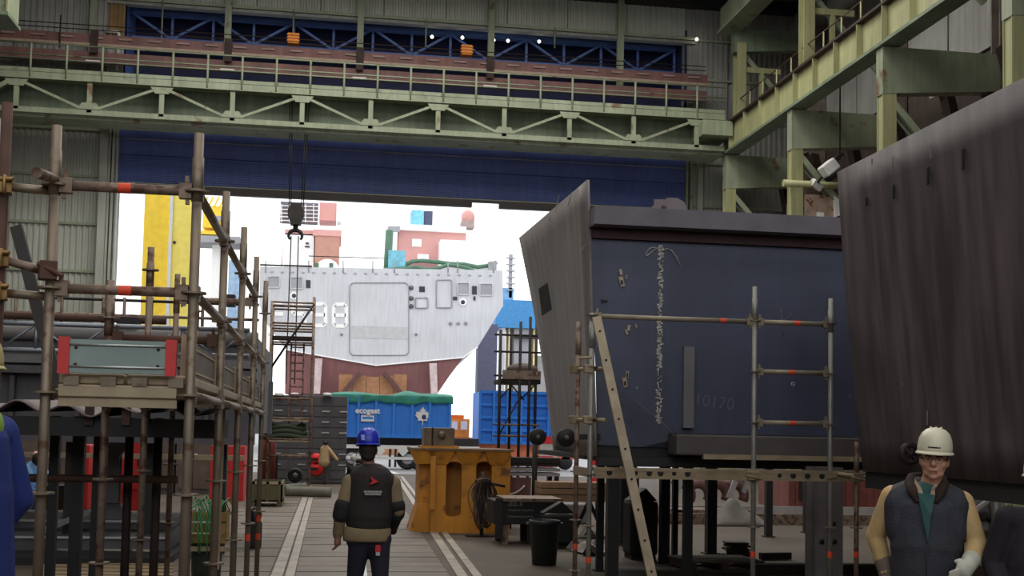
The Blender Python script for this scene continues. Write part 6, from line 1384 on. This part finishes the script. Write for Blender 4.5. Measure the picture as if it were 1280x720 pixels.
b = MB(); b.cap(g(0, 0, 1.47), g(0, .01, 1.49), .112, .10, 16, 1.1, F(1, 0, 0)-F(0, 0, 0)); b.build('green_yoke', mat('hivis_green', (150, 190, 80), .7), st2, remesh=.012)
# --- far welder
q = gnd(36, 640); base = V((at(36, 600, 24).x, 24, 0)); Fw = frame(base, (.8, -.5)); xs = Fw(1, 0, 0)-Fw(0, 0, 0)
wd.location = base; WORG[wd.name] = base; CO = mat('overall_pale_blue', (120, 158, 206), .8, var=.06)
b = MB(); W = head(b, Fw(0, .18, 1.12), (.8, -.5, -.5), None); b.cap(Fw(0, 0, .55), Fw(0, .12, .95), .12, .13, 12, 1.2, xs); b.cap(Fw(0, .12, .98), Fw(0, .17, 1.08), .055, .055)
for s in (1, -1):
    b.cap(Fw(s*.19, .12, .95), Fw(s*.22, .3, .75), .05, .04); b.cap(Fw(s*.22, .3, .75), Fw(s*.08, .5, .72), .04, .03); hand(b, Fw(s*.08, .5, .72), Fw(-s*.2, 1, 0)-Fw(0, 0, 0), V((0, 0, 1)), 1, .8)
    b.cap(Fw(s*.1, 0, .5), Fw(s*.15, .38, .5), .08, .06); b.cap(Fw(s*.15, .38, .5), Fw(s*.15, .2, .08), .055, .045); b.cap(Fw(s*.15, .2, .04), Fw(s*.15, .38, .04), .04, .035)
b.build('body', SKIN, wd, remesh=.012, smooth=1)
b = MB(); b.cap(Fw(0, 0, .5), Fw(0, .12, .95), .16, .15, 14, 1.25, xs)
for s in (1, -1): b.cap(Fw(s*.19, .12, .95), Fw(s*.22, .3, .75), .072, .06); b.cap(Fw(s*.22, .3, .75), Fw(s*.1, .46, .72), .06, .05); b.cap(Fw(s*.1, 0, .5), Fw(s*.15, .38, .5), .1, .08); b.cap(Fw(s*.15, .38, .5), Fw(s*.15, .2, .12), .08, .065)
b.build('overall', CO, wd, remesh=.014, smooth=2)
b = MB(); b.ball(W(0, .03, 0), .125, 14, (.9, 1, 1.15)); b.build('welding_mask', DARK, wd)
ac = thing('welding_arc', 'bright white welding arc at the hands of the crouching welder', 'spark', Fw(0, .62, .72)); MB().ball(Fw(0, .64, .70), .045, 10).build('arc_glow', mat('arc_white', (235, 245, 255), .5, emit=((225, 240, 255), 30)), ac); MB().tube(Fw(0, .54, .76), Fw(0, .63, .71), .012, 6).build('electrode', DARK, ac)
MB().box(Fw(0, .8, 0).x-.3, Fw(0, .8, 0).x+.3, Fw(0, .8, 0).y-.15, Fw(0, .8, 0).y+.2, 0, .655).build('workpiece', DRUST, ac)
